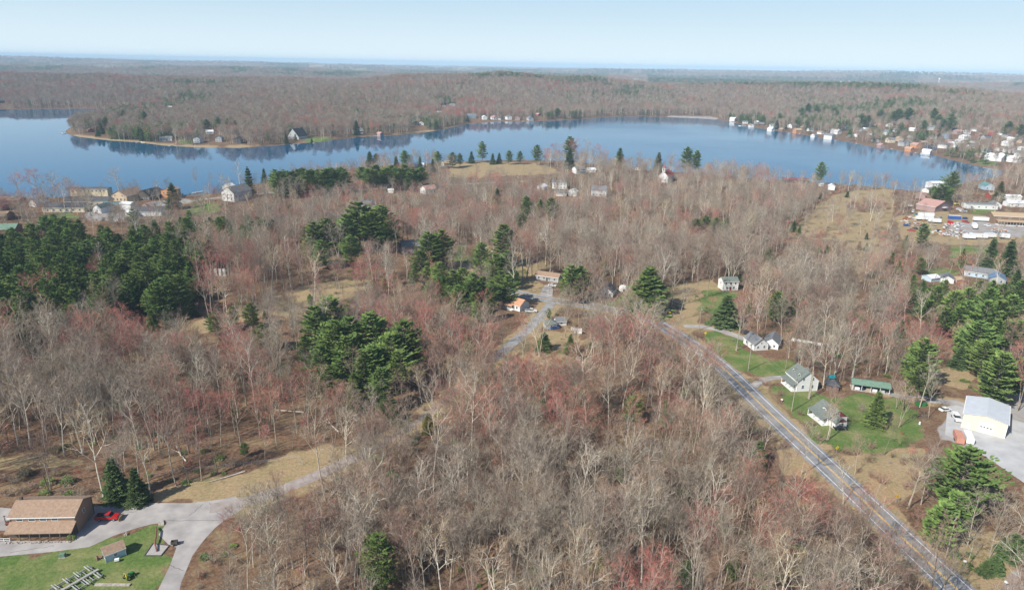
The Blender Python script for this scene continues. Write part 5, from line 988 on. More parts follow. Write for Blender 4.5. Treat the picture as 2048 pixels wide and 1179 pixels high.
# ------------------------------------------------------------------ conifers that stand out, traced one by one: (u, v of the tip, height m, kind)
# kinds index CON: 0 1 2 white pines, 3 dark spruce, 4 olive, 5 6 7 tall bare-legged pines, 8 green spruce
CLUMPS = [
 ('dark green firs beside the brick house', 'fir', [(222,914,13,3,1.25),(266,936,11,3,1.15)]),
 ('evergreens dotted in the nearest bare wood', 'evergreen', [(757,1068,15,1,.8),(1270,790,11,1,1.1),(1335,808,7,3,1.1),(965,738,7,2,1),(785,810,6,8,1.5),(856,825,7,4,1.2),(486,884,5,2,1),(1203,1112,5,2,1),(1470,1118,6,2,1.1),(1376,1120,6,3,1.2),(1240,930,6,2,.9),(1520,880,9,3,1.2),(1085,800,7,1,1)]),
 ('tall central pine clump', 'pine', [(625,610,21,0,.9),(657,598,22,5,1),(668,640,21,1,1),(640,690,17,2,1),(700,632,22,0,1),(738,624,23,1,1.1),(690,672,19,5,1),(806,640,23,0,1),(780,668,20,6,1),(742,690,18,1,1),(607,672,13,2,.9),(706,745,13,8,1.1),(800,700,16,7,1),(760,735,15,5,1),(725,700,17,6,1),(655,730,14,1,1),(770,770,11,3,1.2),(682,700,16,0,1)]),
 ('small pines below the dry clearing', 'pine', [(425,624,11,1,1.1),(462,612,11,0,1),(498,606,12,1,1.1),(524,646,12,0,1.1),(546,658,10,1,1),(620,588,7,2,1),(508,660,8,8,1.1),(300,618,10,8,1.1),(332,610,9,3,1),(384,600,8,3,1)]),
 ('small evergreens right of the side road', 'evergreen', [(1088,665,8,3,1.6),(1141,668,9,3,1),(1157,696,5,8,1.2),(935,668,9,8,1.1),(1098,616,6,1,.8)]),
 ('pine belt left of the side road', 'pine', [(855,463,21,1,1.1),(885,458,22,0,1.1),(838,500,17,5,1),(1005,447,24,0,1),(962,484,19,1,.9),(990,508,17,2,1),(1012,500,18,0,1),(828,538,12,6,1),(852,532,13,2,1),(880,525,15,6,1),(905,540,16,2,1),(925,535,17,6,1),(948,545,17,2,1.1),(968,552,14,6,1),(985,560,14,2,1),(898,572,12,6,1),(788,542,8,2,1),(750,562,7,2,1),(768,556,6,8,1),(920,580,12,2,1),(950,585,12,6,1),(1030,540,11,1,1),(975,590,13,0,1),(955,600,11,2,1),(860,560,13,1,1),(915,570,14,0,1),(880,545,15,2,1),(940,560,15,1,1),(1000,540,16,0,1),(1015,550,15,2,1)]),
 ('big pine group behind the dry clearing', 'pine', [(715,402,29,0,1.25),(762,410,27,1,1.25),(690,428,23,0,1.1),(740,424,24,5,1.1),(652,436,21,1,1.1),(625,442,20,0,1.1),(614,474,16,2,1),(700,470,18,1,1.1),(775,440,20,5,1.1),(640,480,16,0,1)]),
 ('scattered middle distance pines', 'pine', [(995,376,14,3,1),(1052,391,19,1,.85),(1082,398,17,0,.9),(1104,395,20,1,.9),(1045,425,14,0,1),(1210,506,13,4,.75),(1393,436,11,1,1.2),(1412,430,12,0,1.2),(1433,434,12,1,1.1),(1453,438,12,0,1.1),(1590,440,9,3,1),(1600,452,7,8,1),(1640,488,6,4,1),(1655,490,6,3,1),(558,415,9,4,1),(580,408,9,4,1),(528,620,4,3,1)]),
 ('conifers round the crossroads', 'conifer', [(1143,528,19,0,.95),(1160,531,18,1,.9),(1302,534,23,8,1.35),(1457,590,15,3,1.25),(1557,582,16,1,1),(1540,494,12,4,1.2),(1535,510,9,4,1),(1460,538,5,3,1.3),(1480,545,5,3,1.3)]),
 ('right hand wood conifers', 'conifer', [(1786,504,11,8,1),(1800,520,8,8,1.1),(1843,514,11,1,1),(1720,482,6,8,1.1),(1735,484,6,3,1),(1850,446,18,0,.95),(1815,470,9,8,1),(1990,474,19,3,.9),(2026,478,22,3,1),(1930,496,12,8,.9),(1853,674,21,0,1),(1845,730,14,1,1.2),(1880,572,18,6,1),(1912,582,20,5,1),(1978,600,25,0,1),(1962,640,20,1,1.1),(1938,575,18,6,1),(1940,650,16,2,1),(2030,590,20,5,1),(2013,704,22,0,1.1),(2035,712,18,1,1.1),(1998,740,14,2,1.2),(2040,538,15,3,1),(1862,600,16,7,1),(1895,615,15,7,1),(2012,568,17,6,1),(1850,560,13,8,1),(1830,548,11,8,1),(1990,560,14,2,1),(1965,560,13,2,1),(1762,783,13,8,1.05),(2045,640,18,0,1),(2000,640,18,1,1),(1925,690,10,3,1.2),(1895,560,13,6,1),(1765,560,9,3,1.2),(1940,600,18,0,1.1),(1925,612,17,6,1.1),(1985,575,20,1,1.1),(2005,600,20,7,1.1),(1880,610,14,2,1.1),(1860,575,15,8,1),(2020,640,18,5,1),(1975,680,16,1,1.1),(1830,580,12,3,1.1),(1585,600,10,3,1.1),(1500,600,7,8,1.2),(2046,560,18,1,1.1),(1805,640,10,3,1.1),(1830,690,12,8,1),(1750,640,8,3,1.2),(1640,640,7,3,1.3),(1700,615,7,8,1.2)]),
 ('evergreens at lower right', 'pine', [(1942,892,22,1,1.15),(1898,1006,14,0,1.2),(2030,1064,7,3,1.6),(2046,1075,7,3,1.4),(1995,1108,5,3,1.6),(1975,1120,4,3,1.5),(1920,985,13,5,1.1)]),
 ('lakeside conifers seen against water', 'pine', [(738,302,15,3,1.2),(752,306,13,0,1),(808,300,17,1,1),(792,312,13,4,1),(840,312,12,3,.8),(876,302,16,0,1.1),(905,304,15,1,1.1),(920,306,13,0,1),(865,318,12,4,1.1),(965,282,21,0,.9),(943,302,12,3,1.1),(985,306,11,3,1),(998,305,11,3,1),(1018,300,14,1,1),(1040,302,13,0,1),(1075,289,20,1,.85),(1140,272,20,0,1),(1139,297,19,3,1.1),(1240,295,18,8,1.15),(1318,304,13,4,1),(1376,293,26,1,.95),(1396,300,22,0,.9),(1644,323,15,1,.8),(1910,342,22,1,1),(1885,368,16,0,1.6),(1900,374,14,1,1.4),(1870,372,12,0,1.3),(2006,362,17,4,1),(340,366,17,3,1.1),(495,333,26,3,.75),(527,336,12,3,.9),(1735,465,5,3,1),(1696,382,6,3,1.3),(1643,386,6,3,1.2)]),
 ('far shore conifers', 'conifer', [(200,246,17,3,1.2),(193,255,13,3,1.1),(246,219,22,0,1),(287,222,24,1,1.1),(210,234,20,0,1.2),(412,238,20,1,1.1),(435,234,22,0,1.2),(455,236,20,0,1.1),(470,240,17,3,1),(623,277,6,3,1.2),(590,268,10,8,1),(572,268,14,8,1),(712,240,24,3,1),(935,230,13,3,1.2),(1115,216,22,1,1.3),(898,228,12,3,1),(1617,206,32,0,1.2),(1635,210,28,1,1.2),(1605,215,24,1,1.2),(1800,216,34,0,1.5),(1820,215,34,1,1.5),(1790,222,28,5,1.3),(1725,226,28,0,1.4),(1738,230,24,1,1.2),(1763,218,26,1,1.3),(1870,216,34,0,1.2),(1880,228,28,1,1.3),(1905,228,32,0,1.3),(1890,238,24,3,1.3),(1850,240,22,1,1.4),(2020,242,28,0,1.3),(2045,248,28,1,1.4),(1835,262,14,3,1.3),(1805,248,14,0,1.5),(1700,258,12,3,1.4),(1880,262,11,3,1.2),(1560,226,20,1,1.3),(1555,240,18,3,1.2),(1572,240,17,3,1.2),(1670,215,24,1,1.3)]),
]
rg = random.Random(77)
ROWP = [(548 + 9.6 * k + rg.uniform(-3, 3), 339 - .035 * k * 9.6 + rg.uniform(-3, 3), rg.uniform(17, 20), rg.choice((0, 1, 3, 6)), 1.25) for k in range(16)]
BLK = [(722 + 10 * k + rg.uniform(-3, 3), 332 + (k % 3) * 3 + rg.uniform(-3, 3), rg.uniform(15, 18), rg.choice((5, 7, 0)), 1.3) for k in range(13)]
BLK += [(728 + 14 * k, 340 + rg.uniform(-2, 3), 13, rg.choice((5, 7, 0)), 1.3) for k in range(8)]
CLUMPS += [('dark pine row beside the lake', 'pine', ROWP), ('dense dark lakeside pine block', 'pine', BLK)]
def Tland(u, v, H):
    for k in range(14):
        x, y, z = T(u, v, H)
        if v > 265 and y < 1080 and (inpoly(np.array([x]), np.array([y]), LAKE)[0] or segdist(np.array([x]), np.array([y]), LAKE)[0] < 4): H *= 1.07
        else: break
    return x, y, z, H
TREES = []   # every individual conifer's foot, for spacing
KBOX = []
nth = lambda i, n: 'leftmost' if i == 0 else 'rightmost' if i == n - 1 else ordn[i] + ' from the left' if i < len(ordn) else 'number %d from the left' % (i + 1)
def put_conifer(x, y, z, H, k, wf, label, cat, group, name='pine_tree'):
    C = CON[k]; t = thing(name, label, cat, (x, y, z), rg.uniform(0, 6.28), group); s = H / C['H']; wq = s * wf; t.scale = (wq, wq, s)
    link('trunk', C['w'], t); link('crown', C['c'], t); TREES.append((x, y, H)); return t
for desc, cat, L in CLUMPS:
    L = sorted(L)
    for i, (u, v, H, k, wf) in enumerate(L):
        wf *= 1.0 if cat == 'fir' else 1.22
        if v > 400 and H >= 14 and u < 1200: H *= 1.1; wf *= 1.1
        if 270 < v < 372 and H < 23: H *= 1.22
        if u in (1302, 1457): wf *= 1.35
        x, y, z, H = (Tland(u, v, H) if 'far shore' not in desc else (*T(u, v, H), H)); nm = {'fir': 'fir_tree'}.get(cat, 'spruce_tree' if k in (3, 4, 8) else 'pine_tree')
        look = {3: 'dark', 4: 'olive green', 8: 'pointed green', 2: 'bright green', 6: 'bright green'}.get(k, 'green')
        put_conifer(x, y, z, H, k, wf, '%s %s, %s of the %s' % (look, cat, nth(i, len(L)), desc), cat, desc, nm)
        u0, v0 = u, v; pb, vb = PX(np.array([x]), np.array([y]), np.array([z])); hh = vb[0] - v
        if hh > 18: KBOX.append((u - hh * .2, v, u + hh * .2, v + hh * .72, .94, y - 3))
# the dense stand at the left edge
STAND = [(-60,520),(0,505),(60,480),(120,478),(200,490),(262,515),(268,545),(335,540),(375,560),(392,590),(400,640),(330,655),(270,640),(200,660),(100,680),(0,700),(-60,710)]
STAND2 = [(262,525),(270,475),(330,482),(400,478),(480,478),(530,470),(560,490),(500,515),(430,530),(400,560),(330,550)]
n0 = 0; SREST = []
for P, st, lab in ((STAND, 6.6, 'dense pine stand at the left edge'), (STAND2, 7.6, 'loose pines behind the stand')):
    Wp = Gn(P); xs = [p[0] for p in Wp]; ys = [p[1] for p in Wp]; yy = min(ys)
    while yy < max(ys):
        step = st * (1 + (yy - 280) * .0020); xx = min(xs)
        while xx < max(xs):
            a, b = xx + rg.uniform(-.42, .42) * step, yy + rg.uniform(-.42, .42) * step; xx += step
            if inpoly(np.array([a]), np.array([b]), Wp)[0] and rg.random() < .84:
                u, v = PX(np.array([a]), np.array([b]), np.array([0.])); H = rg.uniform(12, 21); kk = rg.choice((0, 0, 1, 1, 2, 5, 6, 8)); wf = rg.uniform(.9, 1.25)
                if -60 < u[0] < 560:
                    if n0 < (88 if P is STAND else 122): put_conifer(a, b, 0, H, kk, wf, 'green pine crowded by others, ' + lab, 'pine', 'pines of the ' + lab); n0 += 1
                    else: SREST.append((a, b, 0, rg.uniform(0, 6.28), wf * H / CON[kk]['H'], H / CON[kk]['H'], kk)); TREES.append((a, b, H))
        yy += step
scatter('pine_woodland', 'remaining green pines crowded in the stands on the left', 'pine wood', [c_['full'] for c_ in CON], SREST)
# ------------------------------------------------------------------ the bare woods
N = np.random.default_rng(5)
def visible_ok(x, y, z, H, cw, strength=1.0):
    """keep: those whose stem and crown do not cover what the photograph shows clear"""
    keep = np.ones(len(x), bool); rnd = N.random(len(x)); S = []
    for f, o in ((.05, 0), (.35, 0), (.65, 0), (.95, 0), (.7, -.9), (.7, .9)):
        S.append(PX(x + o * cw, y, z + f * H))
    for P, pr in KEEP:
        a = np.array(P); u0, v0 = a.min(0); u1, v1 = a.max(0); hit = np.zeros(len(x), bool)
        for u, v in S:
            q = (u > u0) & (u < u1) & (v > v0) & (v < v1) & keep
            i = np.where(q)[0]
            if len(i): hit[i] |= inpoly(u[i], v[i], P)
        keep &= ~(hit & (rnd < pr * strength)); 
    for (u0, v0, u1, v1, pr, yb) in BOXES + KBOX:
        hit = np.zeros(len(x), bool)
        for u, v in S: hit |= (u > u0 - 2) & (u < u1 + 2) & (v > v0) & (v < v1) & (y < yb + 3)
        keep &= ~(hit & (rnd < pr))
    return keep
LANEM = Gn([(970,730),(930,765),(860,825),(780,880),(730,905)])
def on_ground_free(x, y, m=.4):
    ok = np.ones(len(x), bool); nr = np.where(y < 900)[0]
    for P, wd in ROADS: ok[nr] &= segdist(x[nr], y[nr], P[::2] + [P[-1]], False) > wd + m - (1.2 if P is LANE else 0)
    ok[nr] |= (segdist(x[nr], y[nr], LANEM, False) > 1.7) & (segdist(x[nr], y[nr], LANEM, False) < 3.2)
    for P in SHEETS[:3]: ok[nr] &= ~inpoly(x[nr], y[nr], Gn(P))
    return ok
KEEP.append(([(0,480),(60,450),(160,445),(240,475),(300,480),(385,480),(395,600),(290,640),(200,610),(100,620),(0,650)], .88))
rowsx, rowsy = [], []; y = 112.0
while y < 860:
    c = 4.6 + max(0, y - 200) * .0042; xs = np.arange(-(.86 * y + 30), .86 * y + 34, c)
    rowsx.append(xs + N.uniform(-.48, .48, len(xs)) * c); rowsy.append(np.full(len(xs), y) + N.uniform(-.48, .48, len(xs)) * c); y += c
x = np.concatenate(rowsx); y = np.concatenate(rowsy)
dl = segdist(x, y, LAKE); land = ~inpoly(x, y, LAKE) & (dl > 5)
sd = height(x, y); nearside = land & ((y < 760) | (x < 650) & (y < 860)) & (y < np.interp(x, [p[0] for p in Gn(NEAR_SHORE, LZ)], [p[1] for p in Gn(NEAR_SHORE, LZ)]))
x, y, z0 = x[nearside], y[nearside], sd[nearside]
H = (9.5 + 11.5 * N.random(len(x)) ** .75) * (1 - .18 * sst((y - 350) / 200)); H *= .82 + .36 * fbm(x / 45 + 2, y / 45, 3)
ok = on_ground_free(x, y)
for P in (STAND,): ok &= ~(inpoly(x, y, Gn(P)) & (N.random(len(x)) < .93))
u, v = PX(x, y, z0)
# thin scrubby openings, where brush stands instead of trees
OPEN = [([(-60,905),(60,890),(300,905),(560,890),(640,860),(660,900),(600,940),(300,960),(60,1000),(-60,1010)], .68),
        ([(1700,930),(1640,880),(1720,900),(1830,895),(1990,930),(2060,960),(2060,1200),(1990,1180),(1850,1060)], .72),
        ([(1010,505),(1110,520),(1130,545),(1000,560)], .6), ([(1500,470),(1800,470),(1800,560),(1560,560)], .5), ([(1790,380),(2060,340),(2060,500),(1790,500)], .5), ([(0,400),(560,380),(500,440),(0,480)], .1),
        ([(720,395),(900,360),(1060,365),(1100,345),(1000,340),(850,345),(700,370)], .55), ([(1845,700),(1960,700),(1960,790),(1845,790)], .8), ([(1580,780),(1780,770),(1860,900),(1700,930)], .7), ([(1200,440),(1330,430),(1340,480),(1180,490)], .35)]
for P, pr in OPEN: ok &= ~(inpoly(u, v, P) & (N.random(len(x)) < pr))
ok &= N.random(len(x)) < .93 - .45 * (fbm(x / 28 + 9, y / 28, 3) < .38)
for tx, ty, th in TREES:
    if ty < 860: ok &= (x - tx) ** 2 + (y - ty) ** 2 > (th * .13) ** 2
ok &= visible_ok(x, y, z0, H, H * .27)
ok &= ~((x < -108) & (x > -175) & (y < 158))
MANB = [(30,352,15,'red','vase','red tree standing at the left shore against the water'),(72,347,17,'red','vase','large reddish tree left of the motel, against the water'),(100,354,15,'grey','vase','grey tree right of the large reddish one by the shore'),(132,366,12,'red','vase','small reddish tree just left of the motel'),(232,348,18,'grey','vase','broad grey tree spreading behind the tan chalet'),(392,346,17,'grey','tall','pale leafless tree, leftmost of three right of the boathouse'),(418,352,15,'grey','tall','pale leafless tree, middle of three right of the boathouse'),(441,354,14,'tan','tall','pale leafless tree, rightmost of three right of the boathouse'),(476,334,20,'grey','tall','tall pale tree behind the large white gabled house'),
 (1097,300,15,'red','vase',0),(1112,291,17,'red','vase',0),(1132,288,17,'red','vase',0),(1152,287,17,'red','vase',0),(1172,289,17,'grey','vase',0),(1190,294,16,'red','vase',0),(1205,303,14,'red','vase',0),(1120,304,14,'red','vase',0),(1150,306,14,'brown','vase',0),(1180,308,14,'grey','vase',0),
 (1280,310,14,'brown','vase','brownish tree at the lake behind the white cottage'),(1345,312,14,'grey','vase','grey tree right behind the church'),(852,310,12,'red','vase','bright red crowned tree among the lakeside pines'),(758,312,13,'red','vase','red crowned tree between the leftmost lakeside pines'),
 (478,556,16,'red','vase','broad red crowned tree right of the dense pine stand'),(615,520,17,'brown','vase','wide brown tree standing in the dry clearing'),(677,534,12,'red','vase','small red topped tree in the dry clearing'),(700,690,1,'grey','vase',None),
 (1639,676,24,'grey','tall','very tall pale leafless tree beside the white gambrel house'),(1690,652,20,'grey','clump','pale forked tree behind the green roofed open shed'),(1858,733,16,'grey','tall','slim pale tree right of the big pine by the gravel track'),(1135,590,20,'grey','clump','grey leafless clump right of the side road cabins'),(1215,600,15,'grey','vase','grey tree beside the dark roofed cottage'),
 (838,738,11,'tan','vase','yellowish leafless tree beside the central pines'),(1140,745,20,'grey','clump','big pale forked tree deep in the middle wood'),(1270,910,20,'grey','clump','tall pale many stemmed tree in the nearest wood'),(735,520,14,'grey','tall','pale bare larch left of the half hidden blue house'),(40,600,14,'grey','vase','grey tree rising in front of the left pines'),(88,640,17,'grey','vase','wide grey tree below the left pine stand'),(1960,1000,14,'grey','tall','leaning pale tree left of the lower right pines'),(1700,940,11,'grey','vase','small pale tree between highway shrubs'),(1840,915,16,'grey','vase','pale crowned tree above the lower warning sign')]
MB_N = 0
x, y, z0, H = x[ok], y[ok], z0[ok], H[ok]
u, v = PX(x, y, z0); ut, vt = PX(x, y, z0 + H)
redn = fbm(x / 38 + 20, y / 38 + 7, 3); rr_ = N.random(len(x)) * .45 + redn
colr = np.where(rr_ > .81, 'red', np.where(rr_ > .64, 'brown', 'grey')); colr = np.where((N.random(len(x)) < .06), 'tan', colr)
# right of the highway and the far middle are greyer
colr = np.where((colr == 'red') & (N.random(len(x)) < np.clip((u - 1250) / 900, 0, .6)), 'grey', colr)
colr = np.where(np.isin(colr, ['red', 'brown']) & (y > 400) & (N.random(len(x)) < .45), 'grey', colr)
cidx = {c: [i for i, b in enumerate(BARE) if b['col'] == c] for c in ('grey', 'red', 'tan', 'brown')}
pidx = np.array([cidx[c][int(r * len(cidx[c]))] for c, r in zip(colr, N.random(len(x)))])
inframe = (u > -30) & (u < 2078) & (vt < 1179) & (vt > 0)
order = np.argsort(np.where(inframe, y, 1e9))[:262]; chosen = np.zeros(len(x), bool); chosen[order] = True
for (mu, mv, mh, mc, ms_, ml) in MANB:
    if ml is None: continue
    cand = [b for b in BARE if b['col'] == mc and b['style'] == ms_] or [b for b in BARE if b['col'] == mc]
    B = cand[MB_N % len(cand)]; mx_, my_, mz_, mh = Tland(mu, mv, mh); s = mh / B['H']; MB_N += 1
    t = thing('bare_tree', ml or 'reddish crowned tree of the round clump by the lake', 'bare tree', (mx_, my_, mz_), MB_N * 1.7, None if ml else 'red crowned trees of the lakeside clump')
    wq = s * (1.5 if ms_ == 'vase' else 1.0); t.scale = (wq, wq, s); link('trunk', B['w'], t); link('crown', B['c'], t)
laneu = lambda v_: np.interp(v_, [600, 700, 860, 920, 1000, 1179], [1103, 1005, 830, 700, 480, 380])
for i in order:
    B = BARE[pidx[i]]; s = H[i] / B['H']
    right = u[i] > np.interp(v[i], [660, 755, 880, 1048, 1222], [1378, 1482, 1617, 1800, 1990])
    reg = 'right of the highway' if right else 'between lane and highway' if u[i] > laneu(v[i]) else 'left of the lane'
    look = {'grey': 'pale grey' if B['bark'] == 0 else 'dull grey', 'red': 'red budding', 'tan': 'tan twigged', 'brown': 'brownish'}[B['col']]
    form = {'vase': 'spreading', 'tall': 'tall', 'clump': 'many stemmed'}[B['style']]
    zone_ = 'along the bottom edge' if v[i] > 1120 else 'in the nearest wood' if v[i] > 1000 else 'deeper in the wood'
    t = thing('bare_tree', '%s %s bare tree %s, %s' % (look, form, zone_, reg), 'bare tree', (x[i], y[i], z0[i]), N.uniform(0, 6.28), '%s %s leafless trees %s %s' % (look, form, zone_, reg))
    t.scale = (s, s, s); link('trunk', B['w'], t); link('crown', B['c'], t)
rest = ~chosen
P = np.stack([x, y, z0, N.uniform(0, 6.28, len(x)), H / 16 * N.uniform(.9, 1.15, len(x)), H / 16, pidx], 1)[rest]
scatter('bare_woodland', 'leafless grey and red budding woodland stretching from the roads to the lake', 'woodland', [b['full'] for b in BARE], P)
print('near bare trees', len(x), 'conifers', len(TREES))
# ------------------------------------------------------------------ shrubs under the trees and on the verges
def brushfield(n, ymin, ymax):
    yy = np.sqrt(N.uniform(ymin ** 2, ymax ** 2, n)); xx = N.uniform(-.85, .85, n) * (yy + 20); return xx, yy
bx, by = brushfield(26000, 115, 760)
g = ~inpoly(bx, by, LAKE) & (segdist(bx, by, LAKE) > 3) & on_ground_free(bx, by, 2.2)
bx, by = bx[g], by[g]; hgt_ = N.uniform(.7, 1.5, len(bx)); g = visible_ok(bx, by, 0 * bx, hgt_ * 2, hgt_ * .8)
dens = fbm(bx / 18, by / 18 + 5, 3); g &= dens > .43; bx, by, hgt_ = bx[g], by[g], hgt_[g]
th_ = N.uniform(0, 6.28, 170); q_ = N.random(170) ** .5
for (cu, cv, du, dv, a0, a1) in ((1738, 414, 46, 11, 0, 110), (1640, 470, 50, 8, 110, 140), (1770, 470, 30, 10, 140, 170)):
    gg = np.array([G(cu + du * q * math.cos(t), cv + dv * q * math.sin(t)) for t, q in zip(th_[a0:a1], q_[a0:a1])])
    bx = np.append(bx, gg[:, 0]); by = np.append(by, gg[:, 1]); hgt_ = np.append(hgt_, N.uniform(1.3, 2.4, a1 - a0))
Pb = np.stack([bx, by, bx * 0 - .05, N.uniform(0, 6.28, len(bx)), hgt_, hgt_ * N.uniform(.7, 1.1, len(bx)), N.integers(0, len(BRUSH), len(bx))], 1)
scatter('undergrowth', 'leafless brown and grey brush under the trees and along the verges', 'brush', BRUSH, Pb)
gx, gy = brushfield(2600, 115, 420); g = on_ground_free(gx, gy, 2) & (fbm(gx / 22 + 3, gy / 22, 3) > .50)
gx, gy = gx[g], gy[g]; g = visible_ok(gx, gy, 0 * gx, 0 * gx + 1.6, 0 * gx + 1); gx, gy = gx[g], gy[g]
Pg = np.stack([gx, gy, gx * 0, N.uniform(0, 6.28, len(gx)), N.uniform(.35, 1.0, len(gx)), N.uniform(.35, .9, len(gx)), N.integers(0, len(GREEN), len(gx))], 1)
scatter('evergreen_undergrowth', 'low dark evergreen laurel scattered on the forest floor', 'laurel', GREEN, Pg)
FL = MB().tube([(0, 0, .2), (5, .3, .35), (10.5, -.2, .3)], [.22, .17, .06], 6, cap=True); FL.tube([(6, .2, .3), (8, 1.4, .8), (9.5, 2.2, 1.1)], [.09, .05, .02], 4); FL = FL.mesh('fallen_trunk', BARK[0])
for k in range(22):
    fx, fy = G(N.uniform(60, 1650), N.uniform(820, 1170)); ff = np.array([fx]), np.array([fy])
    if on_ground_free(*ff, 8)[0] and not any(inpoly(np.array([fx + ox]), np.array([fy + oy]), Gn(DRIVE_BL))[0] for ox in (-9, 0, 9) for oy in (-9, 0, 9)) and not any(inpoly(*PX(ff[0], ff[1], 0 * ff[0]), P)[0] for P in LAWN[:1] + [DRIVE_BL] + LAWN[1:3]): tag(link('fallen_log', FL, None, (fx, fy, 0), N.uniform(0, 6.28)), 'pale fallen tree trunk lying on the leaf litter under the bare trees', 'fallen trunk', 'fallen trunks on the forest floor')
# brush bank and hedge shrubs one can point to
SHR = [('brown shrub', [(1640,880,2.2),(1690,905,1.7),(1712,905,1.5),(1560,790,1.8),(1530,770,2.0),(1512,760,1.8),(1600,830,1.6),(1625,850,1.5),(1745,955,1.8),(1765,965,1.9),(1815,1020,2.0),(1800,1010,1.8),(1840,1040,2.0),(1838,960,2.4),(1815,975,2.2)], 0),
       ('grey bramble bush', [(20,990,2.0),(48,985,2.2),(70,975,1.9),(130,985,2.2),(160,992,2.3),(180,985,2.0),(200,998,1.6),(30,965,2.2),(60,950,1.8),(10,960,2.0)], 1)]
for nm, L, k in SHR:
    for i, (u_, v_, s_) in enumerate(sorted(L)):
        xx, yy = G(u_, v_); t = tag(link('shrub', BRUSH[k], None, (xx, yy, 0), i * 1.3), '%s, %s of those %s' % (nm, nth(i, len(L)), 'along the right highway verge' if k == 0 else 'behind the brick house'), 'shrub', nm + 's'); t.scale = (s_, s_, s_ * .62)
GB = [(50,950,1.3),(95,968,1.2),(135,966,1.3),(90,990,1.0),(140,990,.9),(1595,1150,1.2),(1910,1112,1.0),(1937,1112,.8),(1935,1135,.9),(1365,990,1.2),(1405,1005,1.2),(1440,1060,1.5)]
for i, (u_, v_, s_) in enumerate(sorted(GB)):
    xx, yy = G(u_, v_); t = tag(link('evergreen_shrub', GREEN[i % 3], None, (xx, yy, 0), i), 'low green evergreen shrub, %s of the scattered ones low in the picture' % nth(i, len(GB)), 'shrub', 'low evergreen shrubs'); t.scale = (s_,) * 3
# brush that closes the view of the meadow rim and the village banks
# ------------------------------------------------------------------ the wooded country beyond the lake
XS, YS, CS = [], [], []; y = 800.0
while y < 15000:
    c = 6.6 + max(0, y - 1000) * .0030 + max(0, y - 2600) * .0052; xs = np.arange(-(.83 * y + 60), .83 * y + 60, c)
    XS.append(xs + N.uniform(-.5, .5, len(xs)) * c); YS.append(np.full(len(xs), y) + N.uniform(-.5, .5, len(xs)) * c); CS.append(np.full(len(xs), c)); y += c
x = np.concatenate(XS); y = np.concatenate(YS); c = np.concatenate(CS)
sh = Gn(NEAR_SHORE, LZ); lineny = np.interp(x, [p[0] for p in sh], [p[1] for p in sh])
k = (y > lineny + 20) & ~inpoly(x, y, LAKE) ; x, y, c = x[k], y[k], c[k]
k = segdist(x, y, LAKE) > 5; x, y, c = x[k], y[k], c[k]
z = height(x, y); u, v = PX(x, y, z)
sc_ = (.8 + .4 * N.random(len(x))) * np.clip(c / 8.0, 1, 4.6) ** .80; hs = (.8 + .4 * N.random(len(x))) * np.clip(c / 8, 1, 9) ** .18 * (.85 + .35 * fbm(x / 90, y / 90, 3))
sc_ = np.minimum(sc_, 5)
VILL = [(1480,236),(1560,236),(1700,238),(1960,240),(2080,262),(2080,350),(1960,335),(1840,310),(1700,285),(1560,262)]
iv = inpoly(u, v, VILL); k = ~(iv & (N.random(len(x)) < .38)); k &= ~((y > 3300) & (fbm(x / (160 + y * .05) + 71, y / (60 + y * .03), 3) > .64)); k &= visible_ok(x, y, z, 15 * hs, 4 * sc_)
bv = PX(x, y, z + 0)[1]; k &= ~inpoly(u, v, [(1325,230),(1435,231),(1445,240),(1330,237)])
x, y, z, c, sc_, hs, u, v, iv = [q[k] for q in (x, y, z, c, sc_, hs, u, v, iv)]
cn = fbm(x / (90 + y * .04) + 31, y / (50 + y * .03), 3); pe = np.where(cn > .57, .75, np.where(cn > .51, .22, .05)); pe = np.where((y > 4300) & (cn > .50), .92, pe)
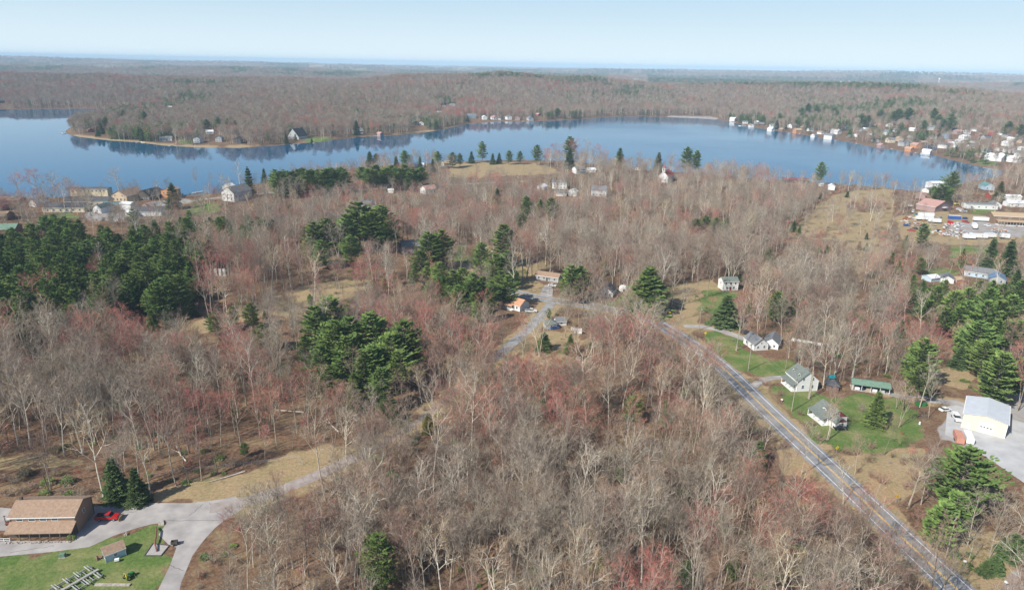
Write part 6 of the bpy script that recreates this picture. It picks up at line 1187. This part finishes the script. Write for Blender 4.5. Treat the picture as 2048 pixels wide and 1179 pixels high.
for Pq, pr in (([(835,138),(1000,138),(1215,150),(1215,178),(1130,168),(850,156)], .72), ([(1290,152),(1820,160),(1860,190),(1300,176)], .85), ([(1580,205),(1960,205),(1980,250),(1600,245)], .28), ([(180,225),(300,222),(300,262),(180,262)], .3), ([(1100,190),(1360,190),(1360,222),(1100,222)], .22), ([(0,132),(1000,140),(1000,150),(0,146)], .25)):
    pe = np.maximum(pe, np.where(inpoly(u, v, Pq), pr, 0))
con = N.random(len(x)) < pe
nb = ~con; rd = fbm(x / 120 + 3, y / 90 + 50, 3) + .4 * N.random(len(x)); ii = np.where(rd > .90, 2, N.choice([0, 1, 3], len(x))) + 4 * N.integers(0, 3, len(x))
rot = N.uniform(0, 6.28, len(x))
Pf = np.stack([x, y, z, rot, sc_, hs, ii], 1)
nearb = c < 10
scatter('lakeside_woodland', 'purplish grey leafless woodland on the hills behind the lake', 'woodland', [f['full'] for f in FARBARE], Pf[nb & nearb])
scatter('distant_woodland', 'hazy leafless forest covering the far plain to the horizon', 'woodland', [f['full'] for f in FARBARE], Pf[nb & ~nearb])
Pc = np.stack([x, y, z, rot, np.minimum(sc_, 3) * .95, hs * 1.05, N.integers(0, 3, len(x))], 1)
scatter('distant_evergreens', 'dark evergreens mixed into the woods beyond the lake', 'evergreens', FARCON, Pc[con])
print('far trees', len(x), 'con', con.sum())
# ------------------------------------------------------------------ air
hb = MB().box(-42000, 42000, -1150, 45500, -130, 150); hm = bpy.data.materials.new('haze'); hm.use_nodes = True; hn = hm.node_tree
for q in list(hn.nodes):
    if q.type != 'OUTPUT_MATERIAL': hn.nodes.remove(q)
pv = hn.nodes.new('ShaderNodeVolumePrincipled'); pv.inputs['Color'].default_value = (.58, .81, 1, 1); pv.inputs['Density'].default_value = HAZE; pv.inputs['Anisotropy'].default_value = -0.15
hn.links.new(pv.outputs[0], [q for q in hn.nodes if q.type == 'OUTPUT_MATERIAL'][0].inputs['Volume'])
ho = part('haze', hb, hm, None); ho['kind'] = 'stuff'; ho['label'] = 'thin pale haze filling the air over the woods and the lake'
